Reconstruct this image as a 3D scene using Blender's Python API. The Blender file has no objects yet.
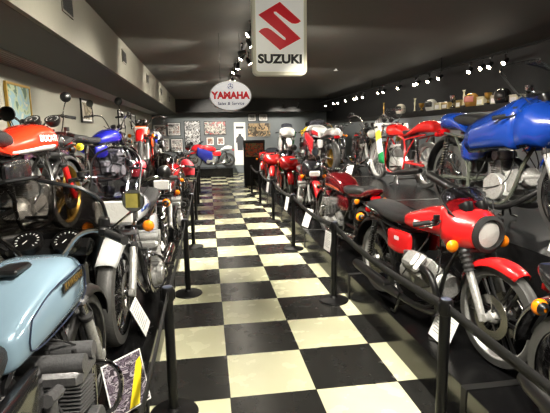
import bpy, math, random
from mathutils import Vector, Matrix
PI = math.pi
rnd = random.Random(7)
S = bpy.context.scene
COL = S.collection

# ------------------------------------------------------------------ materials
def _mat(name):
    m = bpy.data.materials.new(name); m.use_nodes = True
    nt = m.node_tree
    return m, nt, nt.nodes['Principled BSDF']

def lin(c):
    return tuple(((v/255.0)/12.92 if v/255.0 <= 0.04045 else ((v/255.0+0.055)/1.055)**2.4) for v in c) + (1.0,)

def plain(name, rgb, rough=0.5, metal=0.0, coat=0.0, bump=0.0, bscale=60, vary=0.0, emit=None, estr=0.0, spec=None):
    m, nt, b = _mat(name)
    c = lin(rgb)
    b.inputs['Base Color'].default_value = c
    b.inputs['Roughness'].default_value = rough
    b.inputs['Metallic'].default_value = metal
    b.inputs['Coat Weight'].default_value = coat
    b.inputs['Coat Roughness'].default_value = 0.06
    if spec is not None: b.inputs['Specular IOR Level'].default_value = spec
    tc = nt.nodes.new('ShaderNodeTexCoord')
    nz = nt.nodes.new('ShaderNodeTexNoise'); nz.inputs['Scale'].default_value = bscale; nz.inputs['Detail'].default_value = 3
    nt.links.new(tc.outputs['Object'], nz.inputs['Vector'])
    if vary:
        mx = nt.nodes.new('ShaderNodeMix'); mx.data_type = 'RGBA'
        mx.inputs[6].default_value = tuple(v*(1-vary) for v in c[:3])+(1,)
        mx.inputs[7].default_value = tuple(min(1, v*(1+vary)) for v in c[:3])+(1,)
        nt.links.new(nz.outputs['Fac'], mx.inputs[0]); nt.links.new(mx.outputs[2], b.inputs['Base Color'])
    if bump:
        bp = nt.nodes.new('ShaderNodeBump'); bp.inputs['Strength'].default_value = bump; bp.inputs['Distance'].default_value = 0.01
        nt.links.new(nz.outputs['Fac'], bp.inputs['Height']); nt.links.new(bp.outputs['Normal'], b.inputs['Normal'])
    if emit:
        b.inputs['Emission Color'].default_value = lin(emit); b.inputs['Emission Strength'].default_value = estr
    return m

_paint = {}
def paint(rgb, metal=0.0, rough=0.22):
    k = (rgb, metal, rough)
    if k not in _paint:
        _paint[k] = plain('paint_%02x%02x%02x' % rgb, rgb, rough, metal, 0.9, vary=0.04, bscale=4)
    return _paint[k]

M = {}
M['chrome'] = plain('chrome', (225, 225, 228), 0.10, 1.0)
M['alloy'] = plain('cast_alloy', (186, 186, 184), 0.26, 0.5, bump=0.25, bscale=70, vary=0.45)
M['alloy_dark'] = plain('engine_grey', (104, 104, 106), 0.38, 0.5, bump=0.2, bscale=90, vary=0.3)
M['black_metal'] = plain('black_metal', (20, 20, 21), 0.35, 0.2, 0.3, vary=0.2)
M['frame'] = plain('frame_black', (14, 14, 15), 0.28, 0.1, 0.6)
M['rubber'] = plain('rubber', (24, 24, 25), 0.7, bump=0.2, bscale=200)
M['plastic'] = plain('black_plastic', (17, 17, 18), 0.4, coat=0.1, vary=0.2)
M['leather'] = plain('seat_vinyl', (30, 30, 32), 0.5, bump=0.5, bscale=220, vary=0.15)
M['disc'] = plain('brake_steel', (150, 148, 145), 0.25, 1.0)
M['gold'] = plain('gold_metal', (196, 160, 80), 0.3, 0.9)
M['orange_lens'] = plain('orange_lens', (255, 140, 20), 0.15, coat=0.8)
M['yellow'] = plain('yellow_paint', (245, 220, 40), 0.3, coat=0.4)
M['red_lens'] = plain('red_lens', (190, 14, 20), 0.12, coat=0.9)
M['reflector'] = plain('reflector', (240, 240, 236), 0.2, 0.25, coat=1.0, bump=0.8, bscale=45)
M['dial'] = plain('dial_face', (16, 16, 17), 0.3, coat=0.4)
M['white'] = plain('white_card', (240, 240, 238), 0.5, bscale=8, vary=0.02)
M['whitepaint'] = paint((236, 236, 234))
M['ink'] = plain('black_ink', (14, 14, 14), 0.5)
M['redink'] = plain('sign_red', (200, 24, 38), 0.4)
M['brass'] = plain('brass', (190, 150, 60), 0.25, 1.0)
M['mirror'] = plain('mirror_glass', (150, 155, 160), 0.05, 1.0)

def tyre_mat():
    m, nt, b = _mat('tyre_tread')
    b.inputs['Base Color'].default_value = lin((64, 64, 63)); b.inputs['Roughness'].default_value = 0.5
    tc = nt.nodes.new('ShaderNodeTexCoord'); sp = nt.nodes.new('ShaderNodeSeparateXYZ')
    nt.links.new(tc.outputs['Object'], sp.inputs[0])
    at = nt.nodes.new('ShaderNodeMath'); at.operation = 'ARCTAN2'
    nt.links.new(sp.outputs['Z'], at.inputs[0]); nt.links.new(sp.outputs['X'], at.inputs[1])
    ab = nt.nodes.new('ShaderNodeMath'); ab.operation = 'ABSOLUTE'; nt.links.new(sp.outputs['Y'], ab.inputs[0])
    m1 = nt.nodes.new('ShaderNodeMath'); m1.operation = 'MULTIPLY'; m1.inputs[1].default_value = 42; nt.links.new(at.outputs[0], m1.inputs[0])
    m2 = nt.nodes.new('ShaderNodeMath'); m2.operation = 'MULTIPLY'; m2.inputs[1].default_value = 110; nt.links.new(ab.outputs[0], m2.inputs[0])
    ad = nt.nodes.new('ShaderNodeMath'); nt.links.new(m1.outputs[0], ad.inputs[0]); nt.links.new(m2.outputs[0], ad.inputs[1])
    sn = nt.nodes.new('ShaderNodeMath'); sn.operation = 'SINE'; nt.links.new(ad.outputs[0], sn.inputs[0])
    gt = nt.nodes.new('ShaderNodeMath'); gt.operation = 'GREATER_THAN'; gt.inputs[1].default_value = -0.35; nt.links.new(sn.outputs[0], gt.inputs[0])
    bp = nt.nodes.new('ShaderNodeBump'); bp.inputs['Strength'].default_value = 1.0; bp.inputs['Distance'].default_value = 0.03
    nt.links.new(gt.outputs[0], bp.inputs['Height']); nt.links.new(bp.outputs['Normal'], b.inputs['Normal'])
    return m
M['tyre'] = tyre_mat()

def glass(name, tint, refl=0.12):
    m, nt, b = _mat(name)
    nt.nodes.remove(b)
    out = nt.nodes['Material Output']
    tr = nt.nodes.new('ShaderNodeBsdfTransparent'); tr.inputs[0].default_value = (*tint, 1)
    gl = nt.nodes.new('ShaderNodeBsdfGlossy'); gl.inputs['Roughness'].default_value = 0.04
    fr = nt.nodes.new('ShaderNodeLayerWeight'); fr.inputs[0].default_value = 0.5
    pw = nt.nodes.new('ShaderNodeMath'); pw.operation = 'POWER'; pw.inputs[1].default_value = 4.0; nt.links.new(fr.outputs['Facing'], pw.inputs[0])
    ad = nt.nodes.new('ShaderNodeMath'); ad.operation = 'MULTIPLY_ADD'; ad.inputs[1].default_value = 0.5; ad.inputs[2].default_value = 0.09; nt.links.new(pw.outputs[0], ad.inputs[0])
    mx = nt.nodes.new('ShaderNodeMixShader')
    nt.links.new(ad.outputs[0], mx.inputs[0]); nt.links.new(tr.outputs[0], mx.inputs[1]); nt.links.new(gl.outputs[0], mx.inputs[2])
    nt.links.new(mx.outputs[0], out.inputs[0])
    return m
M['smoke'] = glass('smoked_screen', (0.50, 0.48, 0.46))
M['clear'] = glass('clear_screen', (0.90, 0.91, 0.92))
M['tinted'] = glass('tinted_screen', (0.66, 0.66, 0.72))

def collage(name, cols, scale=7.0, base=(40, 40, 45), stretch=(1, 1, 1)):
    """printed picture: blotches of several inks, generic"""
    m, nt, b = _mat(name)
    tc = nt.nodes.new('ShaderNodeTexCoord'); mp = nt.nodes.new('ShaderNodeMapping'); mp.inputs['Scale'].default_value = stretch
    nt.links.new(tc.outputs['Object'], mp.inputs[0])
    vo = nt.nodes.new('ShaderNodeTexNoise'); vo.inputs['Scale'].default_value = scale; vo.inputs['Detail'].default_value = 4; vo.inputs['Distortion'].default_value = 1.5
    nt.links.new(mp.outputs[0], vo.inputs['Vector'])
    cr = nt.nodes.new('ShaderNodeValToRGB'); cr.color_ramp.interpolation = 'CONSTANT'
    el = cr.color_ramp.elements
    n = len(cols)
    el[0].position = 0; el[0].color = lin(cols[0]); el[1].position = 0.33; el[1].color = lin(cols[1 % n])
    for i in range(2, n):
        e = el.new(0.33 + 0.34*(i-1)/(n-1)); e.color = lin(cols[i])
    nt.links.new(vo.outputs['Fac'], cr.inputs[0]); nt.links.new(cr.outputs[0], b.inputs['Base Color'])
    b.inputs['Roughness'].default_value = 0.35
    return m

# ------------------------------------------------------------------ mesh builder
class MB:
    def __init__(s): s.v = []; s.f = []; s.sm = []
    def add(s, vs, fs, smooth=True):
        o = len(s.v); s.v += [tuple(v) for v in vs]; s.f += [tuple(i+o for i in f) for f in fs]; s.sm += [smooth]*len(fs); return s
    def box(s, c, d, rot=None, bev=0.0):
        x, y, z = (q/2 for q in d)
        if bev <= 0:
            vs = [Vector((a*x, b_*y, g*z)) for a in (-1, 1) for b_ in (-1, 1) for g in (-1, 1)]
            fs = [(0, 1, 3, 2), (4, 6, 7, 5), (0, 4, 5, 1), (2, 3, 7, 6), (0, 2, 6, 4), (1, 5, 7, 3)]
        else:
            bv = min(bev, x*.95, y*.95, z*.95)
            vs = []; idx = {}
            for a in (-1, 1):
                for b_ in (-1, 1):
                    for g in (-1, 1):
                        for k in range(3):
                            p = [a*(x-bv), b_*(y-bv), g*(z-bv)]
                            p[k] = (a*x, b_*y, g*z)[k]
                            idx[(a, b_, g, k)] = len(vs); vs.append(Vector(p))
            fs = []
            def q(a, b_, g, k): return idx[(a, b_, g, k)]
            for a in (-1, 1):
                fs.append(tuple((q(a, -1, -1, 0), q(a, 1, -1, 0), q(a, 1, 1, 0), q(a, -1, 1, 0)) if a > 0 else (q(a, -1, -1, 0), q(a, -1, 1, 0), q(a, 1, 1, 0), q(a, 1, -1, 0))))
                fs.append(tuple((q(-1, a, -1, 1), q(-1, a, 1, 1), q(1, a, 1, 1), q(1, a, -1, 1)) if a > 0 else (q(-1, a, -1, 1), q(1, a, -1, 1), q(1, a, 1, 1), q(-1, a, 1, 1))))
                fs.append(tuple((q(-1, -1, a, 2), q(1, -1, a, 2), q(1, 1, a, 2), q(-1, 1, a, 2)) if a > 0 else (q(-1, -1, a, 2), q(-1, 1, a, 2), q(1, 1, a, 2), q(1, -1, a, 2))))
                for b_ in (-1, 1):
                    fs.append((q(a, b_, -1, 0), q(a, b_, -1, 1), q(a, b_, 1, 1), q(a, b_, 1, 0)))
                    fs.append((q(a, -1, b_, 0), q(a, -1, b_, 2), q(a, 1, b_, 2), q(a, 1, b_, 0)))
                    fs.append((q(-1, a, b_, 1), q(-1, a, b_, 2), q(1, a, b_, 2), q(1, a, b_, 1)))
                    for g in (-1, 1): fs.append((q(a, b_, g, 0), q(a, b_, g, 1), q(a, b_, g, 2)))
        if rot is not None: vs = [rot @ v for v in vs]
        c = Vector(c)
        return s.add([v + c for v in vs], fs, False)
    def tube(s, pts, r, n=8, smooth_path=0, caps=True):
        P = [Vector(p) for p in pts]
        R = list(r) if isinstance(r, (list, tuple)) else [r]*len(P)
        if smooth_path and len(P) > 2:
            P, R = catmull(P, R, smooth_path)
        vs, fs = [], []
        prev = None
        for i, p in enumerate(P):
            t = (P[min(i+1, len(P)-1)] - P[max(i-1, 0)])
            if t.length < 1e-9: t = Vector((0, 0, 1))
            t.normalize()
            if prev is None:
                a = Vector((0, 0, 1)) if abs(t.z) < .9 else Vector((1, 0, 0))
                u = t.cross(a).normalized()
            else:
                u = (prev - t*prev.dot(t))
                u = u.normalized() if u.length > 1e-6 else t.orthogonal().normalized()
            prev = u; w = t.cross(u)
            for k in range(n):
                an = 2*PI*k/n; vs.append(p + (u*math.cos(an)+w*math.sin(an))*R[i])
        for i in range(len(P)-1):
            for k in range(n):
                a = i*n+k; b_ = i*n+(k+1) % n; fs.append((a, b_, b_+n, a+n))
        if caps:
            fs.append(tuple(range(n))[::-1]); fs.append(tuple(range((len(P)-1)*n, len(P)*n)))
        return s.add(vs, fs)
    def lathe(s, prof, c=(0, 0, 0), axis=(0, 0, 1), n=20):
        """prof: (radius, height along axis)"""
        ax = Vector(axis).normalized(); u = ax.orthogonal().normalized(); w = ax.cross(u); c = Vector(c)
        vs, fs = [], []
        for (r, h) in prof:
            for k in range(n):
                an = 2*PI*k/n; vs.append(c+ax*h+(u*math.cos(an)+w*math.sin(an))*max(r, 1e-5))
        for i in range(len(prof)-1):
            for k in range(n):
                a = i*n+k; b_ = i*n+(k+1) % n; fs.append((a, b_, b_+n, a+n))
        return s.add(vs, fs)
    def cyl(s, c, axis, r, h, n=16, bev=0.0):
        b_ = bev or min(r, h)*.12
        return s.lathe([(0, -h/2), (r-b_, -h/2), (r, -h/2+b_), (r, h/2-b_), (r-b_, h/2), (0, h/2)], c, axis, n)
    def loft(s, secs, n=16, sub=3, p=2.5):
        """secs: (x, z, half width, half height[, exponent[, y]])"""
        rows = [tuple(q) + ((p,) if len(q) < 5 else ()) for q in secs]
        rows = [q + ((0.0,) if len(q) < 6 else ()) for q in rows]
        if sub > 1: rows = cat_rows(rows, sub)
        vs, fs = [], []
        for (x, z, hw, hh, pe, y) in rows:
            hw = max(hw, .002); hh = max(hh, .002); e = 2/pe
            for k in range(n):
                a = 2*PI*(k+.5)/n; ca, sa = math.cos(a), math.sin(a)
                vs.append((x, y+hw*math.copysign(abs(ca)**e, ca), z+hh*math.copysign(abs(sa)**e, sa)))
        m = len(rows)
        for i in range(m-1):
            for k in range(n):
                a = i*n+k; b_ = i*n+(k+1) % n; fs.append((a, b_, b_+n, a+n))
        fs.append(tuple(range(n))[::-1]); fs.append(tuple(range((m-1)*n, m*n)))
        return s.add(vs, fs)
    def grid(s, rows, smooth=True):
        m, n = len(rows), len(rows[0])
        vs = [v for r in rows for v in r]
        fs = [(i*n+k, i*n+k+1, (i+1)*n+k+1, (i+1)*n+k) for i in range(m-1) for k in range(n-1)]
        return s.add(vs, fs, smooth)
    def prism(s, poly, y0, y1):
        """poly in x,z extruded along y"""
        n = len(poly)
        vs = [(x, y0, z) for x, z in poly]+[(x, y1, z) for x, z in poly]
        fs = [tuple(range(n)), tuple(range(2*n-1, n-1, -1))]+[(k, k+n, (k+1) % n+n, (k+1) % n) for k in range(n)]
        return s.add(vs, fs, False)
    def ball(s, c, r, n=12, m=8):
        rx, ry, rz = r if isinstance(r, (tuple, list)) else (r, r, r)
        vs, fs = [], []
        for i in range(m+1):
            t = PI*i/m
            for k in range(n):
                a = 2*PI*k/n; vs.append((c[0]+rx*max(math.sin(t), 1e-4)*math.cos(a), c[1]+ry*max(math.sin(t), 1e-4)*math.sin(a), c[2]+rz*math.cos(t)))
        for i in range(m):
            for k in range(n):
                a = i*n+k; b_ = i*n+(k+1) % n; fs.append((a, a+n, b_+n, b_))
        return s.add(vs, fs)
    def build(s, name, mat, parent=None, origin=None, solid=0.0, flat=False):
        me = bpy.data.meshes.new(name)
        vs = s.v
        if origin is not None: vs = [(a-origin[0], b_-origin[1], c-origin[2]) for a, b_, c in vs]
        me.from_pydata(vs, [], s.f)
        me.polygons.foreach_set('use_smooth', [False]*len(s.f) if flat else s.sm)
        me.update()
        if not flat and any(s.sm):
            try: me.set_sharp_from_angle(angle=math.radians(42))
            except Exception: pass
        me.materials.append(mat if not isinstance(mat, str) else M[mat])
        o = bpy.data.objects.new(name, me); COL.objects.link(o)
        if parent is not None: o.parent = parent
        if origin is not None: o.location = origin
        if solid:
            md = o.modifiers.new('thickness', 'SOLIDIFY'); md.thickness = solid; md.offset = 0
        return o

def cr1(a, b, c, d, t):
    return 0.5*((2*b)+(-a+c)*t+(2*a-5*b+4*c-d)*t*t+(-a+3*b-3*c+d)*t*t*t)
def catmull(P, R, sub):
    oP, oR = [], []
    n = len(P)
    for i in range(n-1):
        a, b, c, d = P[max(i-1, 0)], P[i], P[i+1], P[min(i+2, n-1)]
        for k in range(sub):
            t = k/sub; oP.append(Vector([cr1(a[j], b[j], c[j], d[j], t) for j in range(3)])); oR.append(R[i]*(1-t)+R[i+1]*t)
    oP.append(P[-1]); oR.append(R[-1])
    return oP, oR
def cat_rows(rows, sub):
    out = []; n = len(rows)
    for i in range(n-1):
        a, b, c, d = rows[max(i-1, 0)], rows[i], rows[i+1], rows[min(i+2, n-1)]
        for k in range(sub):
            t = k/sub; out.append(tuple(cr1(a[j], b[j], c[j], d[j], t) for j in range(6)))
    out.append(rows[-1]); return out

def tag(o, label=None, cat=None, group=None, kind=None):
    if label: o['label'] = label
    if cat: o['category'] = cat
    if group: o['group'] = group
    if kind: o['kind'] = kind
    return o
def empty(name, loc=(0, 0, 0), rz=0.0, lean=0.0, scale=1.0):
    o = bpy.data.objects.new(name, None); COL.objects.link(o)
    o.location = loc; o.empty_display_size = .2
    o.rotation_euler = (lean, 0, rz); o.scale = (scale,)*3
    return o
def text(body, size, mat, parent, name, mtx, extrude=0.0015, bold=0.0, sx=1.0, shear=0.0):
    cu = bpy.data.curves.new(name, 'FONT'); cu.body = body; cu.size = size; cu.align_x = 'CENTER'; cu.align_y = 'CENTER'
    cu.extrude = extrude; cu.offset = bold; cu.shear = shear; cu.resolution_u = 3
    t = bpy.data.objects.new('tmp', cu); COL.objects.link(t)
    dg = bpy.context.evaluated_depsgraph_get()
    me = bpy.data.meshes.new_from_object(t.evaluated_get(dg))
    bpy.data.objects.remove(t); bpy.data.curves.remove(cu)
    for v in me.vertices: v.co.x *= sx
    me.materials.clear(); me.materials.append(M[mat] if isinstance(mat, str) else mat)
    o = bpy.data.objects.new(name, me); COL.objects.link(o)
    if parent is not None: o.parent = parent
    o.matrix_local = mtx
    return o
def basis(origin, xdir, ydir):
    x = Vector(xdir).normalized(); y = Vector(ydir); y = (y-x*y.dot(x)).normalized(); z = x.cross(y)
    m = Matrix((x, y, z)).transposed().to_4x4(); m.translation = Vector(origin); return m

# ------------------------------------------------------------------ motorcycles (local: front = +X, up = Z, wheels on z = 0)
def make_wheel(root, name, x, R, w, style, rimmat, discs, near, spokemat=None):
    n = 44 if near else 26
    rr = R - w*.62                         # rim radius
    m = MB()
    hw = w*.36
    m.lathe([(rr-.012, -hw*.5), (rr-.002, -hw), (rr+.012, -hw), (rr+.006, -hw*.75), (rr-.008, -hw*.3), (rr-.008, hw*.3), (rr+.006, hw*.75), (rr+.012, hw), (rr-.002, hw), (rr-.012, hw*.5), (rr-.018, 0), (rr-.012, -hw*.5)], (0, 0, 0), (0, 1, 0), n)
    m.lathe([(.012, -.075), (.032, -.07), (.045, -.045), (.045, .045), (.032, .07), (.012, .075)], (0, 0, 0), (0, 1, 0), 16)
    if style == 'spoke':
        for k in range(36 if near else 24):
            a = 2*PI*k/(36 if near else 24); sd = 1 if k % 2 else -1; tw = .45*(1 if k % 4 < 2 else -1)
            m.tube([(.042*math.cos(a+tw), sd*.035, .042*math.sin(a+tw)), (rr*math.cos(a), 0, rr*math.sin(a))], .0028 if near else .0035, 4, caps=False)
    else:
        ns = {'cast5': 5, 'cast6': 6, 'cast7': 7, 'cast3': 3, 'cast12': 12}[style]
        msp = MB()
        for k in range(ns):
            a = 2*PI*k/ns; d = Vector((math.cos(a), 0, math.sin(a))); t = Vector((-math.sin(a), 0, math.cos(a)))
            for sg in ((-1, 1) if ns <= 7 else (0,)):
                p0 = d*.03+t*sg*.02; p1 = d*(rr-.005)+t*sg*(.05 if ns == 3 else .028)
                msp.tube([p0, p0.lerp(p1, .5), p1], [.014, .010, .013], 6)
    wh = m.build(name, rimmat, root, None)
    wh.location = (x, 0, R)
    if style != 'spoke': msp.build('cast_spokes', spokemat or rimmat, wh)
    t = MB(); prof = []
    for k in range(13):
        a = PI*(k/12)
        prof.append((rr+.004+(R-rr-.004)*(math.sin(a)**.72), -w/2*math.cos(a)*(1.0 if 2 < k < 10 else .82)))
    t.lathe(prof, (0, 0, 0), (0, 1, 0), n)
    t.build('tyre', 'tyre', wh)
    for sd in discs:
        d = MB()
        d.lathe([(.085, sd*.062-.003), (.142, sd*.062-.003), (.142, sd*.062+.003), (.085, sd*.062+.003), (.085, sd*.062-.003)], (0, 0, 0), (0, 1, 0), 28)
        for k in range(5):
            a = 2*PI*k/5; d.tube([(.03*math.cos(a), sd*.055, .03*math.sin(a)), (.09*math.cos(a+.25), sd*.062, .09*math.sin(a+.25))], .008, 5)
        d.build('brake_disc', 'disc', wh)
    return wh

def fender(root, name, x, zc, R, w, a0, a1, mat, flare=0.0, label=None):
    rows = []
    n = 16
    for i in range(n+1):
        a = math.radians(a0+(a1-a0)*i/n); ww = w/2*(1-.25*(abs(i/n-.5)*2)**4)
        row = []
        for k in range(9):
            u = -1+2*k/8
            rr = R + .028*(1-abs(u)**2.6) - (.018 if abs(u) > .95 else 0) + flare*(i/n)**2
            row.append((x+rr*math.cos(a), u*ww, zc+rr*math.sin(a)))
        rows.append(row)
    o = MB().grid(rows).build(name, mat, root, solid=.005)
    if label: o['label'] = label
    return o

def fins(m, c, axis, u, n, w, d, t, gap, taper=0):
    """stack of n cooling fins along axis; plate size w x d"""
    ax = Vector(axis).normalized(); ux = Vector(u).normalized(); vx = ax.cross(ux)
    rot = Matrix((ux, vx, ax)).transposed()
    for i in range(n):
        k = 1-taper*i/n
        m.box(Vector(c)+ax*(gap*i), (w*k, d*k, t), rot, .002)

def engine(root, kind, near, fmat='alloy', cover='alloy'):
    nf = 8 if near else 5; g = .115/nf
    m = MB()
    if kind == 'four':
        m.box((.04, 0, .30), (.40, .36, .17), None, .04); m.box((-.10, 0, .40), (.17, .30, .12), None, .03)
        m.cyl((.16, 0, .27), (0, 1, 0), .085, .40, 20)
        m.box((.03, 0, .205), (.28, .22, .06), None, .02)
        eng = m.build('engine', fmat, root)
        c = MB(); ax = Vector((.22, 0, 1)).normalized()
        fins(c, Vector((.12, 0, .395)), ax, (0, 1, 0), nf, .43, .17, g*.42, g); c.box(Vector((.12, 0, .395))+ax*.055, (.34, .13, .13), None, .01)
        c.build('cylinder_block', fmat, eng)
        h = MB()
        hb = Vector((.12, 0, .395))+ax*.15
        h.box(hb, (.20, .44, .07), None, .02)
        for sd in (-1, 1):
            h.tube([hb+Vector((sd*.055, -.225, .05)), hb+Vector((sd*.055, .225, .05))], .036, 10)
        h.build('cylinder_head', cover, eng)
        cb = MB()
        for y in (-.15, -.05, .05, .15):
            cb.tube([(.02, y, .53), (-.08, y, .55)], .024, 8); cb.cyl((-.05, y, .51), (0, 0, 1), .022, .08, 10)
        cb.build('carburettors', 'alloy_dark', eng)
        for sd in (-1, 1):
            q = MB(); q.cyl((.17, sd*.215, .28), (0, 1, 0), .078, .05, 20); q.cyl((-.06, sd*.19, .30), (0, 1, 0), .085, .04, 20); q.box((.05, sd*.195, .29), (.22, .035, .11), None, .02)
            q.build('engine_cover', cover, eng)
        outs = [(hb+Vector((.09, y, -.02))) for y in (-.16, -.055, .055, .16)]
    elif kind == 'guzzi':
        m.box((.06, 0, .33), (.34, .20, .22), None, .04); m.cyl((-.14, 0, .36), (1, 0, 0), .12, .2, 18); m.cyl((.24, 0, .36), (1, 0, 0), .085, .06, 18)
        m.box((.06, 0, .215), (.26, .17, .06), None, .02)
        eng = m.build('engine', fmat, root)
        outs = []
        for sd in (-1, 1):
            ax = Vector((.0, sd*.74, .67)).normalized(); b0 = Vector((.10-sd*.012, sd*.085, .42))
            c = MB(); fins(c, b0, ax, (1, 0, 0), nf+1, .17, .16, g*.4, g); c.cyl(b0+ax*.06, ax, .06, .13, 16)
            cy = c.build('cylinder', fmat, eng)
            h = MB(); hc = b0+ax*.165
            rot = Matrix((Vector((1, 0, 0)), ax.cross(Vector((1, 0, 0))), ax)).transposed()
            h.box(hc, (.165, .15, .06), rot, .02); h.box(hc+ax*.045, (.14, .12, .045), rot, .018)
            h.build('cylinder_head', cover, cy)
            q = MB(); q.tube([hc+Vector((-.08, -sd*.02, 0)), hc+Vector((-.17, -sd*.03, .0))], .026, 10); q.cyl(hc+Vector((-.15, -sd*.03, -.01)), (0, 0, 1), .028, .11, 12)
            q.build('carburettor', 'alloy_dark', eng)
            outs.append(hc+Vector((.085, 0, -.02)))
    elif kind in ('ltwin', 'vtwin'):
        m.box((.02, 0, .30), (.36, .20, .20), None, .05); m.cyl((.05, .10, .31), (0, 1, 0), .12, .05, 22); m.cyl((-.12, .10, .33), (0, 1, 0), .07, .05, 18)
        m.cyl((.05, -.10, .31), (0, 1, 0), .11, .05, 22); m.box((.02, 0, .205), (.28, .15, .05), None, .02)
        eng = m.build('engine', fmat, root)
        outs = []
        dirs = [((1, 0, .28), (.16, 0, .36)), ((-.12, 0, 1), (.02, 0, .40))] if kind == 'ltwin' else [((.42, 0, 1), (.09, 0, .39)), ((-.42, 0, 1), (-.03, 0, .39))]
        for d, b0 in dirs:
            ax = Vector(d).normalized(); b0 = Vector(b0)
            c = MB(); fins(c, b0, ax, (0, 1, 0), nf, .18, .16, g*.4, g); c.cyl(b0+ax*.06, ax, .06, .13, 16)
            cy = c.build('cylinder', fmat, eng)
            h = MB(); hc = b0+ax*.16
            h.cyl(hc, ax, .075, .07, 14); h.tube([hc+Vector((0, -.09, 0)), hc+Vector((0, .09, 0))], .04, 12)
            h.build('cylinder_head', cover, cy)
            outs.append(hc+Vector((.04, .05, -.03)))
        q = MB(); q.tube([(-.06, .02, .56), (-.16, .02, .58)], [.03, .045], 10); q.cyl((-.1, .02, .52), (0, 0, 1), .03, .09, 10); q.build('carburettor', 'alloy_dark', eng)
    else:  # single
        m.box((.0, 0, .30), (.34, .17, .20), None, .05); m.cyl((.06, .09, .30), (0, 1, 0), .11, .05, 20); m.cyl((.06, -.09, .30), (0, 1, 0), .11, .05, 20)
        eng = m.build('engine', fmat, root)
        ax = Vector((.25, 0, 1)).normalized(); b0 = Vector((.10, 0, .39))
        c = MB(); fins(c, b0, ax, (0, 1, 0), nf+1, .19, .19, g*.4, g); c.cyl(b0+ax*.07, ax, .065, .15, 16); cy = c.build('cylinder', fmat, eng)
        h = MB(); h.box(b0+ax*.17, (.13, .15, .07), None, .025); h.build('cylinder_head', cover, cy)
        q = MB(); q.tube([(.02, .0, .56), (-.10, .0, .58)], [.025, .04], 10); q.build('carburettor', 'alloy_dark', eng)
        outs = [b0+ax*.16+Vector((.07, .02, -.01))]
    return eng, outs

DEF = dict(W=1.44, Rf=.325, Rr=.32, wf=.10, wr=.125, wheels='spoke', rim='chrome', discs=(-1, 1), engine='four', emat='alloy', ecover='alloy',
           tank='round', paint=(150, 20, 20), pmetal=0.0, stripe=None, seat='long', seatmat='leather', tail=None, side=True, sidecol=None,
           ffender='paint', rfender='chrome', head='round', headr=.085, headcase='plastic', fork='chrome', slider='alloy', bars='std', mirrors=(), signals='orange',
           fairing=None, screen=None, faircol=None, exhaust='twin', muffler='chrome', gauges=True, rack=False, near=False, plate=False, caliper=True, framemat='frame',
           steer=0, knee=None)

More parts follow.
